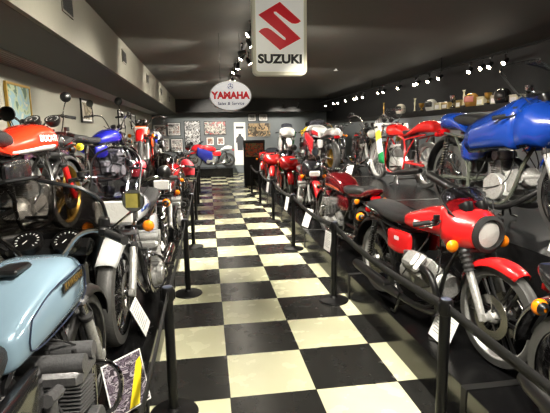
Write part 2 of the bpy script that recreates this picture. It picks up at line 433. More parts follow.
def motorcycle(name, label, loc, deg, group=None, lean=0.0, scale=1.0, **kw):
    s = dict(DEF); s.update(kw); near = s['near']
    root = empty(name, (loc[0], loc[1], loc[2]+.005), math.radians(deg), lean, scale); tag(root, label, 'motorcycle', group)
    W, Rf, Rr = s['W'], s['Rf'], s['Rr']; xf, xr = W/2, -W/2
    pm = paint(s['paint'], s['pmetal']); col = lambda k: pm if s[k] == 'paint' else (paint(s[k]) if isinstance(s[k], tuple) else M[s[k]])
    fr = M[s['framemat']] if isinstance(s['framemat'], str) else paint(s['framemat'])
    rim = M[s['rim']] if isinstance(s['rim'], str) else paint(s['rim'])
    # wheels
    make_wheel(root, 'front_wheel', xf, Rf, s['wf'], s['wheels'], rim, s['discs'], near, M[s['spokemat']] if s.get('spokemat') else None)
    make_wheel(root, 'rear_wheel', xr, Rr, s['wr'], s['wheels'], rim, (s['discs'][0],) if s['discs'] else (), near, M[s['spokemat']] if s.get('spokemat') else None)
    # fork
    tr = math.tan(math.radians(27)); ztop = .90
    fx = lambda z: xf-.035-(z-Rf)*tr
    for sd in (-1, 1):
        y = sd*(.098 if s['wf'] < .13 else .115)
        f = MB(); f.tube([(fx(Rf-.03), y, Rf-.03), (fx(Rf+.05), y, Rf+.05), (fx(Rf+.29), y, Rf+.29)], [.024, .027, .027], 12)
        f.cyl((xf, y, Rf), (0, 1, 0), .026, .035, 12)
        leg = f.build('fork_leg', s['slider'], root)
        u = MB()
        if s['fork'] == 'gaiter':
            zz = Rf+.25; prof = []
            for k in range(25):
                prof.append((.031 if k % 2 else .038, k*.016))
            ax = Vector((fx(1)-fx(0), 0, 1)).normalized(); u.lathe(prof, (fx(zz), y, zz), ax, 14); u.build('fork_gaiter', 'rubber', leg)
            u = MB(); u.tube([(fx(Rf+.5), y, Rf+.5), (fx(ztop), y, ztop)], .019, 10); u.build('fork_tube', 'black_metal', leg)
        else:
            u.tube([(fx(Rf+.27), y, Rf+.27), (fx(ztop), y, ztop)], .019, 10); u.build('fork_tube', s['fork'], leg)
            u = MB(); u.cyl((fx(Rf+.28), y, Rf+.28), (-tr, 0, 1), .033, .03, 12); u.build('dust_seal', 'rubber', leg)
        if s['caliper'] and s['discs'] and sd in s['discs']:
            c = MB(); c.box((xf-.12, sd*.075, Rf+.06), (.05, .05, .10), None, .012); c.build('brake_caliper', 'black_metal', leg)
    y = MB()
    y.box((fx(.88), 0, .885), (.07, .25, .028), None, .01); y.box((fx(.70)+.0, 0, .70), (.07, .25, .035), None, .01); y.tube([(fx(.69)-.035, 0, .68), (fx(.89)-.035, 0, .90)], .026, 10)
    y.build('fork_yokes', 'alloy_dark' if near else 'black_metal', root)
    # frame
    f = MB(); hx = fx(.8)-.06
    for sd in (-1, 1):
        f.tube([(hx, sd*.02, .70), (hx-.06, sd*.09, .52), (.26, sd*.12, .26), (.10, sd*.13, .17), (-.22, sd*.13, .18), (-.30, sd*.12, .34), (-.26, sd*.10, .62), (-.12, sd*.07, .70), (hx, sd*.02, .80)], .015, 7, 3)
        f.tube([(-.22, sd*.09, .66), (-.45, sd*.10, .70), (-.78, sd*.09, .74)], .013, 7, 2)
        f.tube([(-.28, sd*.12, .40), (-.56, sd*.11, .71)], .011, 6)
    f.tube([(hx, 0, .82), (-.12, 0, .70)], .022, 8)
    f.build('frame', fr, root)
    sw = MB()
    for sd in (-1, 1):
        sw.tube([(-.27, sd*.10, .34), (xr+.02, sd*.10, Rr), (xr-.05, sd*.10, Rr)], .019, 8)
        sw.cyl((xr, sd*.11, Rr), (0, 1, 0), .02, .03, 8)
    sw.tube([(-.28, -.11, .34), (-.28, .11, .34)], .022, 8)
    sw.build('swingarm', fr if s['engine'] != 'guzzi' else 'black_metal', root)
    for sd in (-1, 1):
        a = Vector((xr+.02, sd*.135, Rr+.03)); b_ = Vector((xr+.11, sd*.135, .70))
        sh = MB(); sh.tube([a, b_], .013, 8); sh.tube([a.lerp(b_, .7), b_], .026, 10); so = sh.build('shock_absorber', 'black_metal', root)
        sp = MB(); pts = []
        turns = 11; npt = turns*(8 if near else 6)
        for k in range(npt+1):
            t = k/npt; c = a.lerp(b_, .08+.78*t); an = 2*PI*turns*t; pts.append(c+Vector((.028*math.cos(an), .028*math.sin(an), 0)))
        sp.tube(pts, .0048, 5); sp.build('spring', 'chrome', so)
    # engine + exhaust
    eng, outs = engine(root, s['engine'], near, s['emat'], s['ecover'])
    mm = M[s['muffler']]
    ex = s['exhaust']
    if ex != 'none':
        sds = []
        for i, o in enumerate(outs):
            sd = 1 if o.y > 0 else -1
            if ex == 'both' and len(outs) == 2 and s['engine'] != 'guzzi': sd = 1 if i else -1
            if ex == 'left': sd = 1
            if ex == 'right': sd = -1
            yy = sd*(.13 if len(outs) < 4 else abs(o.y)*.6+.07)
            e = MB()
            e.tube([o, o+Vector((.10, 0, -.03)), (max(.36, o.x+.12), o.y*.9+sd*.01, .36), (.28, yy, .19), (.05, yy, .15), (-.20, sd*.16, .17)], .021 if len(outs) > 2 else .024, 10, 4)
            e.build('exhaust_pipe', mm if s['muffler'] != 'black_metal' else 'black_metal', root); sds.append(sd)
        for sd in sorted(set(sds)):
            e = MB(); up = s.get('upswept', .05)
            p0 = Vector((-.14, sd*.165, .17)); p1 = Vector((-.86, sd*.20, .21+up))
            e.tube([p0, p0.lerp(p1, .16), p0.lerp(p1, .3), p0.lerp(p1, .92), p1], [.026, .040, .045, .043, .032] if s['muffler'] == 'black_metal' else [.026, .046, .052, .05, .036], 14)
            e.build('muffler', mm, root)
    if True:
        c = MB(); c.tube([(xf-.12, .10, Rf+.1), (xf-.16, .12, Rf+.3), (fx(.8), .06, .80)], .005, 5, 3); c.tube([(xf-.12, -.10, Rf+.1), (xf-.16, -.12, Rf+.3), (fx(.8), -.06, .80)], .005, 5, 3)
        c.tube([(fx(.9), .2, 1.0), (fx(.8)+.05, .1, .86), (.25, .05, .72)], .005, 5, 4); c.tube([(fx(.9), -.2, 1.0), (fx(.8)+.05, -.1, .82), (.25, -.05, .70)], .005, 5, 4)
        c.build('control_cables', 'rubber', root)
    # plug leads, hoses, horn
    zt = .60 if s['engine'] in ('four', 'single', 'vtwin') else .56
    lead = MB()
    for o in outs:
        a0 = Vector((o.x-.07, o.y, o.z+.05)); lead.tube([a0, a0+Vector((.02, 0, .05)), (.10, o.y*.4, .70), (.05, 0, .74)], .0045, 5, 3); lead.tube([a0, a0+Vector((0, 0, .04))], .010, 6)
    lead.build('plug_leads', 'rubber', eng)
    hs = MB()
    for sd in (-1, 1):
        hs.tube([(-.05, sd*.10, .58), (-.02, sd*.17, .47), (-.12, sd*.16, .36)], .006, 5, 3); hs.tube([(.20, sd*.06, .70), (.26, sd*.11, .50), (.16, sd*.12, .34), (-.10, sd*.15, .28)], .005, 5, 3)
    hs.build('hoses', 'rubber', eng)
    hn = MB(); hn.lathe([(.0, -.02), (.03, -.02), (.045, 0), (.042, .008), (.02, .004), (0, .01)], (fx(.62)-.02, .0, .60), (1, 0, 0), 16); hn.build('horn', 'chrome', root)
    if s['engine'] in ('four', 'vtwin') and not s['fairing'] == 'full' and s['fairing'] != 'visor':
        for sd in (-1, 1):
            cbz = MB(); cbz.tube([(.30, sd*.12, .48), (.33, sd*.24, .47), (.34, sd*.285, .38), (.33, sd*.25, .25), (.29, sd*.13, .22)], .011, 8, 3); cbz.build('crash_bar', 'chrome', root)
    gr = MB(); gr.tube([(-.52, -.12, .765), (-.74, -.14, .80), (-.88, -.10, .82), (-.90, 0, .82), (-.88, .10, .82), (-.74, .14, .80), (-.52, .12, .765)], .008, 7, 3)
    if s['seat'] in ('long', 'king') and s['tail'] is None: gr.build('grab_rail', 'chrome', root)
    # tank
    T = {'round': [(-.20, .745, .06, .03), (-.17, .77, .10, .06), (-.05, .80, .135, .09), (.12, .825, .15, .115), (.28, .83, .145, .115), (.38, .81, .11, .09), (.42, .80, .05, .05)],
         'slim': [(-.16, .75, .05, .03), (-.12, .77, .08, .05), (.0, .795, .105, .08), (.16, .81, .12, .095), (.30, .81, .11, .09), (.37, .80, .07, .06)],
         'long': [(-.26, .755, .05, .03), (-.22, .775, .10, .06), (-.06, .80, .135, .09), (.12, .83, .155, .11), (.30, .835, .155, .11), (.42, .81, .13, .085), (.46, .80, .06, .05)],
         'boxy': [(-.20, .76, .08, .04), (-.18, .775, .125, .07), (-.05, .81, .15, .10), (.15, .84, .165, .12), (.32, .84, .16, .12), (.40, .825, .14, .10), (.43, .81, .08, .06)],
         'teardrop': [(-.24, .78, .03, .02), (-.16, .79, .08, .05), (.0, .81, .125, .08), (.18, .83, .15, .09), (.30, .83, .13, .085), (.36, .82, .06, .05)]}[s['tank']]
    tp = {'boxy': 3.6, 'long': 2.8}.get(s['tank'], 2.4)
    tk = MB().loft(T, 28 if near else 18, 4 if near else 3, tp).build('fuel_tank', pm, root)
    cp = MB(); cp.cyl((.17, 0, .83+T[3][3]+.004), (0, 0, 1), .032, .022, 16); cp.build('filler_cap', 'chrome' if s['tank'] != 'boxy' else 'black_metal', tk)
    if s['stripe']:
        for sd in (-1, 1):
            rows = []
            for i in range(13):
                x = s.get('sx0', -.12)+(.34-s.get('sx0', -.12))*i/12
                hw = 0; zc = 0; hh = 0
                for a, b_ in zip(T[:-1], T[1:]):
                    if a[0] <= x <= b_[0]:
                        t = (x-a[0])/(b_[0]-a[0]); hw = a[2]*(1-t)+b_[2]*t; zc = a[1]*(1-t)+b_[1]*t; hh = a[3]*(1-t)+b_[3]*t
                row = []
                for k in range(4):
                    q = s.get('stripe_z', (-.55, -.25)); zz = q[0]+(q[1]-q[0])*k/3
                    yy = (1-abs(zz)**tp)**(1/tp)*hw + .006
                    row.append((x, sd*yy, zc+zz*hh))
                rows.append(row)
            MB().grid(rows).build('tank_stripe', paint(s['stripe']), tk, solid=.003)
    # seat
    lm = M[s['seatmat']]
    if s['seat'] == 'solo' and s.get('pad'):
        MB().loft([(-.62, .85, .09, .03), (-.56, .86, .125, .05), (-.36, .85, .13, .06), (-.22, .83, .11, .05), (-.14, .81, .07, .03)], 20, 3, 3).build('seat', lm, root)
    elif s['seat'] == 'long':
        MB().loft([(-.84, .80, .09, .03), (-.78, .81, .125, .055), (-.60, .80, .135, .055), (-.42, .775, .135, .05), (-.24, .775, .115, .05), (-.14, .79, .08, .035)], 22, 3, 3).build('seat', lm, root)
    elif s['seat'] == 'king':
        MB().loft([(-.90, .83, .09, .05), (-.84, .86, .13, .07), (-.66, .85, .14, .065), (-.54, .80, .14, .06), (-.36, .77, .145, .05), (-.20, .775, .12, .05), (-.12, .79, .08, .035)], 22, 3, 3).build('seat', lm, root)
    elif s['seat'] == 'solo':
        MB().loft([(-.52, .785, .09, .025), (-.46, .785, .12, .035), (-.32, .77, .125, .035), (-.18, .775, .09, .035), (-.12, .785, .06, .02)], 20, 3, 3).build('seat', lm, root)
    elif s['seat'] == 'sprung':
        so = MB().loft([(-.46, .80, .12, .03), (-.40, .81, .15, .035), (-.28, .79, .11, .03), (-.14, .79, .04, .02)], 18, 3, 2.4).build('seat', lm, root)
    tc = paint(s['tail']) if isinstance(s['tail'], tuple) else pm
    if s['tail'] in ('cafe',) or (isinstance(s['tail'], tuple) and s['seat'] == 'solo'):
        MB().loft([(-.90, .84, .05, .04), (-.86, .845, .10, .075), (-.76, .85, .13, .085), (-.62, .84, .135, .08), (-.52, .81, .135, .055), (-.30, .735, .13, .02), (-.14, .73, .10, .015)], 22, 3, 2.4).build('tail_cowl', tc, root)
    elif s['tail'] == 'duck':
        MB().loft([(-1.0, .84, .06, .015), (-.97, .83, .085, .03), (-.88, .80, .115, .045), (-.72, .755, .12, .04), (-.45, .735, .125, .03), (-.36, .735, .11, .02)], 20, 3, 3.2).build('tail_cowl', tc, root)
    if s['side']:
        sc = paint(s['sidecol']) if s['sidecol'] else pm
        for sd in (-1, 1):
            MB().loft([(-.40, .60, .012, .07, 3.5, sd*.125), (-.36, .60, .022, .085, 3.5, sd*.13), (-.22, .60, .024, .095, 3.5, sd*.135), (-.10, .61, .02, .08, 3.5, sd*.13), (-.07, .62, .01, .05, 3.5, sd*.125)], 18, 3).build('side_panel', sc, root)
    ab = MB(); ab.box((-.24, 0, .60), (.24, .19, .20), None, .03); ab.box((-.33, 0, .45), (.10, .14, .14), None, .02); ab.build('airbox', 'plastic', root)
    # fenders
    if s['ffender']:
        hi = s.get('highfender', 0)
        fender(root, 'front_fender', xf, Rf+hi, Rf+.012, s['wf']+.05, 28 if hi else s.get('fa', 18), 150 if not hi else 140, col('ffender'))
    if s['rfender']:
        fender(root, 'rear_fender', xr, Rr, Rr+.05, s['wr']+.05, 60, 178, col('rfender'), .03)
    # headlight
    hxp, hz = fx(.80)+.13, .80+s.get('headup', 0)
    if s['head'] == 'round':
        r = s['headr']; h = MB(); h.lathe([(0, -.11), (r*.55, -.10), (r*.92, -.05), (r*1.05, 0), (r*1.1, .02), (r*1.02, .03), (r*.98, .01)], (hxp, 0, hz), (1, 0, 0), 28)
        hl = h.build('headlight', s['headcase'], root)
        rg = MB(); rg.lathe([(r*1.0, .012), (r*1.1, .018), (r*1.1, .03), (r*1.0, .036), (r*.97, .02)], (hxp, 0, hz), (1, 0, 0), 28); rg.build('headlight_rim', 'chrome' if s['headcase'] != 'black_metal' else 'black_metal', hl)
        l = MB(); l.lathe([(0, .034), (r*.5, .031), (r*.98, .018)], (hxp, 0, hz), (1, 0, 0), 28); l.build('lens', 'reflector', hl)
        l = MB(); l.tube([(hxp-.09, -.10, hz), (hxp-.09, .10, hz)], .01, 8); l.build('headlight_bracket', 'black_metal', hl)
    elif s['head'] == 'rect':
        hs_ = s.get('hs', 1.0); h = MB(); h.box((hxp-.02, 0, hz), (.13, .23*hs_, .155*hs_), None, .035); hl = h.build('headlight', s['headcase'], root)
        l = MB(); l.box((hxp+.045, 0, hz), (.02, .20*hs_, .125*hs_), None, .02); l.build('lens', 'reflector', hl)
    # gauges
    gx = fx(.9)+.02
    if s['gauges']:
        gs = s.get('gs', 1.0)
        for yy in (-.06*gs, .06*gs):
            g = MB(); ax = Vector((-.6, 0, 1)).normalized(); c = Vector((gx+.03, yy, .99))
            g.lathe([(0, -.05), (.03*gs, -.05), (.044*gs, -.02), (.046*gs, .01), (.041*gs, .012)], c, ax, 18); go = g.build('gauge', 'black_metal', root)
            d = MB(); d.lathe([(0, .008), (.041*gs, .008)], c, ax, 18); d.build('dial', 'dial', go)
            if near:
                t_ = MB()
                up = Vector((1, 0, .6)).normalized(); sdv = Vector((0, 1, 0))
                for k in range(13):
                    an = math.radians(-130+260*k/12); dv = up*math.cos(an)+sdv*math.sin(an)
                    t_.tube([c+ax*.0095+dv*.029*gs, c+ax*.0095+dv*.036*gs], .0012*gs, 4)
                t_.tube([c+ax*.0105, c+ax*.0105-up*.022+sdv*.012], .0012, 4)
                t_.build('dial_marks', 'white', go)
    # handlebar
    bx, bz = fx(.9)-.01, .93
    B = {'std': [(bx, .0, bz), (bx, .07, bz), (bx-.02, .16, bz+.10), (bx-.07, .26, bz+.13), (bx-.17, .37, bz+.11)],
         'high': [(bx, .0, bz), (bx, .07, bz), (bx+.01, .20, bz+.20), (bx-.06, .29, bz+.24), (bx-.20, .39, bz+.22)],
         'clip': [(bx+.01, .09, bz-.06), (bx+.01, .15, bz-.05), (bx-.04, .24, bz-.06), (bx-.10, .33, bz-.08)],
         'wide': [(bx, .0, bz), (bx, .10, bz), (bx-.01, .20, bz+.12), (bx-.06, .32, bz+.15), (bx-.13, .43, bz+.14)]}[s['bars']]
    hb = MB()
    for sd in (-1, 1): hb.tube([(a, b_*sd, c) for a, b_, c in B], .011, 8, 4)
    hbo = hb.build('handlebar', 'chrome' if s['bars'] != 'clip' else 'black_metal', root)
    e = Vector(B[-1]); e0 = Vector(B[-2]); dr = (e-e0).normalized()
    for sd in (-1, 1):
        fl = lambda v: (v.x, v.y*sd, v.z)
        g = MB(); g.tube([fl(e-dr*.10), fl(e-dr*.095), fl(e+dr*.01), fl(e+dr*.015)], [.013, .017, .017, .019], 10); g.build('grip', 'rubber', hbo)
        c0 = e-dr*.125
        l = MB(); l.box(fl(c0), (.035, .035, .04), None, .008); l.tube([fl(c0+Vector((.03, -.01, 0))), fl(c0+Vector((.065, .03, -.005))), fl(e+Vector((.05, 0, -.015)))], .006, 6, 3)
        if sd < 0: l.cyl((c0.x+.02, -c0.y, c0.z+.035), (0, 0, 1), .022, .035, 10)
        l.build('brake_lever' if sd < 0 else 'clutch_lever', 'black_metal', hbo)
    for sd in s['mirrors']:
        mt = s.get('mirror_top', .17); c0 = Vector((e.x-dr.x*.13, (e.y-dr.y*.13)*sd, e.z)); c1 = c0+Vector((.01, sd*s.get('mirror_out', .05), mt))
        m_ = MB(); m_.tube([c0, c0.lerp(c1, .6)+Vector((.03, 0, 0)), c1], .0055, 6, 3)
        mo = m_.build('mirror_stem', 'chrome', root)
        mh = MB(); r_ = s.get('mirror_r', .058); ax = Vector((-1, -sd*.25, .05)).normalized(); mh.lathe([(0, -.022), (r_*.7, -.018), (r_, -.004), (r_, .004), (r_*.95, .006)], c1+Vector((0, 0, r_*.8)), ax, 22)
        mho = mh.build('mirror_housing', 'black_metal', mo)
        mg = MB(); mg.lathe([(0, .005), (r_*.94, .005)], c1+Vector((0, 0, r_*.8)), ax, 22); mg.build('mirror_glass', 'mirror', mho)
    # signals
    if s['signals']:
        smt = M['orange_lens'] if s['signals'] == 'orange' else M[s['signals']]
        for (px, pz, yo) in ((fx(.78)+.04, .74, .17), (-.80, .70, .15)):
            for sd in (-1, 1):
                st = MB(); st.tube([(px, sd*.09, pz), (px, sd*(yo+.02), pz)], .008, 8); st.lathe([(.012, -.03), (.03, -.01), (.034, .012)], (px, sd*(yo+.03), pz), (1 if px > 0 else -1, 0, 0), 14)
                so = st.build('turn_signal', 'black_metal', root)
                l = MB(); ss = s.get('sig', 1.0); l.ball((px+(.014 if px > 0 else -.014), sd*(yo+.03), pz), (.026*ss, .034*ss, .034*ss), 14, 8); l.build('signal_lens', smt, so)
    # tail light and plate
    if s['rfender'] or s['tail']:
        t_ = MB(); t_.box((-.93 if not s['tail'] else -.95, 0, .745), (.06, .13, .065), None, .02); t_.build('tail_light', 'red_lens', root)
    # pegs, levers, stand
    for sd in (-1, 1):
        p = MB(); p.tube([(-.18, sd*.11, .27), (-.18, sd*.29, .27)], [.01, .014], 8); p.tube([(-.18, sd*.17, .265), (-.03, sd*.21, .24)], .007, 6)
        p.build('footpeg', 'black_metal', root)
    p = MB(); p.tube([(-.10, .13, .18), (-.13, .20, .03), (-.10, .24, .014)], .010, 6); p.build('side_stand', 'black_metal', root)
    st = MB()
    st.tube([(-.16, -.14, .17), (-.20, -.17, .015), (-.26, -.17, .015)], .012, 6); st.tube([(-.16, .14, .17), (-.20, .17, .015), (-.26, .17, .015)], .012, 6); st.tube([(-.18, -.15, .08), (-.18, .15, .08)], .009, 6)
    st.build('centre_stand', 'black_metal', root)
    # fairings
    fc = paint(s['faircol']) if s['faircol'] else pm
    F = s['fairing']
    def screen(mat, x0, z0, w0, x1, z1, w1, bow=.10, name='windscreen', n=9):
        rows = []
        for i in range(n):
            t = i/(n-1); x = x0+(x1-x0)*t**1.0; z = z0+(z1-z0)*t; w = w0+(w1-w0)*t
            if t > .55: w *= math.sqrt(max(.02, 1-((t-.55)/.46)**2.2))
            rows.append([(x - bow*abs(u)**2 + .0, u*w, z) for u in [-1+2*k/14 for k in range(15)]])
        o = MB().grid(rows).build(name, mat, root, solid=.004)
        e_ = MB(); ed = [r[0] for r in rows]+[p_ for p_ in rows[-1]]+[r[-1] for r in rows[::-1]]; e_.tube(ed, .0075 if near else .004, 6); e_.build('screen_edge', 'black_metal' if mat != M['clear'] else 'plastic', o)
        return o
    if F == 'bikini':
        rows = []
        for i in range(11):
            t = i/10; x = hxp+.015-.21*t
            w = .108+.095*math.sin(min(1, t*1.15)*PI/2); zt = hz+.10+.10*t; zb = hz-.10-.07*t
            row = []
            for k in range(25):
                a = math.radians(-62+304*k/24)
                row.append((x-(.05*t if math.sin(a) > .6 else 0), w*math.copysign(abs(math.cos(a))**.8, math.cos(a)), (zt+zb)/2+(zt-zb)/2*math.sin(a)))
            rows.append(row)
        MB().grid(rows).build('headlight_fairing', fc, root, solid=.006)
        rg = MB(); rg.lathe([(.086, .012), (.118, -.0), (.122, .028), (.098, .042), (.088, .03)], (hxp, 0, hz), (1, 0, 0), 30); rg.build('fairing_rubber_ring', 'rubber', root)
        screen(M['tinted'], hxp-.07, hz+.115, .16, hxp-.20, hz+.27, .17, .09)
    elif F == 'half':
        rows = []
        for i in range(15):
            t = i/14; x = xf+.06-.92*t+.03*math.sin(t*PI)
            w = .05+.25*math.sin(min(1, t*1.6)*PI/2); zt = .80+.22*min(1, t*2.0)-(.0 if t < .5 else (t-.5)*.30); zb = .76-.20*min(1, t*2.2)-.04*t
            row = []
            for k in range(27):
                a = math.radians(-40+260*k/26) if t > .35 else math.radians(-90+360*k/26)
                open_ = 0
                row.append((x, w*math.copysign(abs(math.cos(a))**.75, math.cos(a)), (zt+zb)/2+(zt-zb)/2*math.copysign(abs(math.sin(a))**.9, math.sin(a))))
            rows.append(row)
        top = rows[:7]
        MB().grid(top).build('fairing_nose', fc, root, solid=.006)
        for sd in (-1, 1):
            side = []
            for r in rows[6:]:
                sel = [p_ for p_ in r if p_[1]*sd > .0 and p_[2] < 1.0]
                sel.sort(key=lambda q: q[2])
                # resample to 8
                sel = [sel[round(j*(len(sel)-1)/7)] for j in range(8)]
                side.append(sel)
            MB().grid(side).build('fairing_side', fc, root, solid=.006)
        screen(M['clear'], xf-.16, 1.00, .20, xf-.44, 1.27, .24, .20)
        # headlight in the nose
        h = MB(); h.lathe([(.0, .02), (.04, .018), (.078, .0), (.088, -.01), (.088, -.03)], (xf+.055, 0, .83), (1, 0, .1), 24); h.build('headlight', 'reflector', root)
    elif F == 'full':
        c2 = paint(s['knee']) if s['knee'] else fc
        MB().loft([(xf+.14, .80, .05, .03), (xf+.10, .82, .12, .08), (xf+.0, .84, .19, .14), (xf-.14, .86, .22, .16), (xf-.26, .88, .235, .14), (xf-.34, .88, .235, .11)], 24, 3, 2.6).build('fairing_nose', fc, root)
        for sd in (-1, 1):
            rows = []
            for i in range(9):
                t = i/8; x = xf-.12-.62*t
                zt = .90-.22*t**1.2; zb = .56-.36*min(1, t*1.7)
                rows.append([(x+.06*(1-q)*(1-t), sd*(.225-.02*t+.03*math.sin(q*PI)-.06*(1-q)**2), zb+(zt-zb)*q) for q in [k/8 for k in range(9)]])
            MB().grid(rows).build('fairing_side', c2 if sd > 0 or not s.get('knee_left') else fc, root, solid=.006)
        screen(M['tinted'], xf-.04, .95, .16, xf-.30, 1.14, .19, .12)
        for yy in (-.07, .07):
            l = MB(); l.ball((xf+.085, yy, .82), (.03, .05, .036), 14, 8); l.build('headlight', 'reflector', root)
    elif F == 'quarter':   # handlebar fairing with tall smoked shield seen from the seat
        rows = []
        for i in range(9):
            t = i/8; z = .86+.15*t
            w = .17+.07*t
            rows.append([(hxp+.07-.16*abs(u)**2-.05*t, u*w, z) for u in [-1+2*k/14 for k in range(15)]])
        MB().grid(rows).build('fairing_shell', 'plastic', root, solid=.008)
        screen(M['smoke'], hxp+.01, 1.00, .27, hxp-.15, s.get('screen_top', 1.27), .275, .15)
        d = MB(); d.box((hxp-.10, 0, .955), (.10, .36, .05), Matrix.Rotation(-.5, 3, 'Y'), .02); d.build('instrument_panel', 'plastic', root)
    elif F == 'flyscreen':
        screen(M[s['screen'] or 'clear'], hxp+.02, hz+.09, .15, hxp-.14, hz+.42, .18, .06)
    elif F == 'visor':
        MB().loft([(hxp+.06, hz+.0, .11, .09), (hxp+.03, hz+.03, .15, .13), (hxp-.08, hz+.07, .19, .16), (hxp-.16, hz+.09, .20, .15)], 22, 3, 3.4).build('fairing_nose', fc, root)
        l = MB(); l.box((hxp+.06, 0, hz), (.05, .19, .10), None, .02); l.build('headlight', 'reflector', root)
        screen(M['smoke'], hxp-.02, hz+.18, .17, hxp-.17, hz+.33, .15, .08)
    elif F == 'race_plate':
        pl = MB(); pl.lathe([(0, 0), (.12, 0), (.125, .004), (.12, .008), (0, .008)], (hxp+.06, 0, hz+.02), (1, 0, .35), 24); pl.build('number_plate', s['screen'] or 'white', root)
    return root

# ------------------------------------------------------------------ room
def structure(name, mb, mat, **k):
    o = mb.build(name, mat, None, flat=True, **k); o['kind'] = 'structure'; return o
TILE = 0.61
def floor_mat():
    m, nt, b = _mat('checker_vinyl')
    tc = nt.nodes.new('ShaderNodeTexCoord'); sp = nt.nodes.new('ShaderNodeSeparateXYZ'); nt.links.new(tc.outputs['Object'], sp.inputs[0])
    def mth(op, a, b_=None):
        n = nt.nodes.new('ShaderNodeMath'); n.operation = op
        for i, v in enumerate((a, b_)):
            if v is None: continue
            if isinstance(v, (int, float)): n.inputs[i].default_value = v
            else: nt.links.new(v, n.inputs[i])
        return n.outputs[0]
    u = mth('DIVIDE', sp.outputs[0], TILE); v = mth('DIVIDE', mth('SUBTRACT', sp.outputs[1], 2.883), TILE)
    fu, fv = mth('FLOOR', u), mth('FLOOR', v)
    par = mth('FLOORED_MODULO', mth('ADD', fu, fv), 2.0)
    black = mth('GREATER_THAN', par, 0.5)
    # seams between tiles
    def seam(x):
        f = mth('FRACT', x); return mth('LESS_THAN', mth('MINIMUM', f, mth('SUBTRACT', 1.0, f)), 0.004)
    sm = mth('MAXIMUM', seam(u), seam(v))
    nz = nt.nodes.new('ShaderNodeTexNoise'); nz.inputs['Scale'].default_value = 5; nz.inputs['Detail'].default_value = 6; nt.links.new(tc.outputs['Object'], nz.inputs['Vector'])
    mp = nt.nodes.new('ShaderNodeMapping'); mp.inputs['Scale'].default_value = (22, 1.2, 1); nt.links.new(tc.outputs['Object'], mp.inputs[0])
    n2 = nt.nodes.new('ShaderNodeTexNoise'); n2.inputs['Scale'].default_value = 2.2; n2.inputs['Detail'].default_value = 5; nt.links.new(mp.outputs[0], n2.inputs['Vector'])
    def mix(f, a, c):
        x = nt.nodes.new('ShaderNodeMix'); x.data_type = 'RGBA'
        nt.links.new(f, x.inputs[0])
        for i, q in ((6, a), (7, c)):
            if isinstance(q, tuple): x.inputs[i].default_value = q
            else: nt.links.new(q, x.inputs[i])
        return x.outputs[2]
    cream = mix(nz.outputs['Fac'], lin((214, 212, 176)), lin((226, 225, 194)))
    coal = mix(n2.outputs['Fac'], lin((20, 20, 20)), lin((52, 52, 50)))
    base = mix(black, cream, coal)
    nt.links.new(mix(sm, base, lin((40, 38, 32))), b.inputs['Base Color'])
    r = mth('MULTIPLY_ADD', nz.outputs['Fac'], 0.18); nt.nodes[-1].inputs[2].default_value = 0.17
    nt.links.new(r, b.inputs['Roughness'])
    return m
M['floor'] = floor_mat()
M['ceiling'] = plain('ceiling_dark', (64, 63, 59), 0.75, bump=0.15, bscale=14, vary=0.12)
M['bulkhead'] = plain('bulkhead_taupe', (98, 96, 86), 0.8, bump=0.1, bscale=20, vary=0.05)
M['soffit'] = plain('soffit_dark', (52, 51, 49), 0.7, vary=0.1, bscale=3)
M['wall_grey'] = plain('wall_grey', (146, 145, 134), 0.8, bump=0.1, bscale=30, vary=0.05)
M['wall_blue'] = plain('wall_bluegrey', (118, 124, 128), 0.8, vary=0.05, bscale=6)
M['wall_dark'] = plain('wall_dark', (34, 34, 35), 0.8, vary=0.1, bscale=6)
M['plat'] = plain('platform_black', (19, 19, 20), 0.2, coat=0.1, spec=0.4, vary=0.35, bscale=9)
M['plat_top'] = plain('platform_top_vinyl', (13, 13, 14), 0.22, coat=0.0, bump=0.1, bscale=60, vary=0.35, spec=0.3)
M['strip'] = plain('matt_black_strip', (10, 10, 10), 0.6)
M['post'] = plain('post_black', (9, 9, 10), 0.45, spec=0.3)
M['belt'] = plain('belt_webbing', (17, 17, 19), 0.8, bump=0.4, bscale=300)

structure('floor', MB().box((.6, 9.5, -.05), (11, 25, .1)), 'floor')
structure('ceiling', MB().box((2.0, 9.5, 3.33), (8.0, 25, .1)), 'ceiling')
structure('wall_left', MB().box((-2.56, 9.5, 1.4), (.12, 25, 2.8)), 'wall_grey')
structure('wall_right', MB().box((5.56, 9.5, 1.65), (.12, 25, 3.3)), 'wall_dark')
structure('wall_back', MB().box((1.5, 21.06, 1.65), (8.3, .12, 3.3)), 'wall_blue')
structure('wall_front', MB().box((1.5, -3.06, 1.65), (8.3, .12, 3.3)), 'wall_dark')
# bulkhead box along the left side: lit face towards the aisle, dark underside
structure('ceiling_bulkhead', MB().box((-1.385, 9.5, 2.99), (.05, 25, .58)), 'bulkhead')
structure('ceiling_soffit', MB().box((-1.96, 9.5, 2.74), (1.09, 25, .08)), 'soffit')
structure('ceiling_beam', MB().box((2.0, 19.9, 3.0), (6.9, .35, .55)), 'wall_dark')
# ribbed metal strip where soffit meets left wall
rb = MB()
for k in range(7): rb.tube([(-2.48+.055*k, -2.8, 2.695), (-2.48+.055*k, 20.9, 2.695)], .014, 6)
structure('trim_1', rb, plain('ribbed_metal', (130, 126, 118), 0.35, 0.6))
# low wall and shelf behind the right-hand bikes
structure('wall_ledge', MB().box((5.0, 9.5, 1.055), (.98, 25, 2.11)), 'wall_blue')
sh = MB().box((4.975, 9.0, 2.165), (1.03, 23.8, .10)).build('display_ledge', M['strip'], None, flat=True)
tag(sh, 'long black ledge above the grey wall, carrying helmets and trophies', 'ledge')

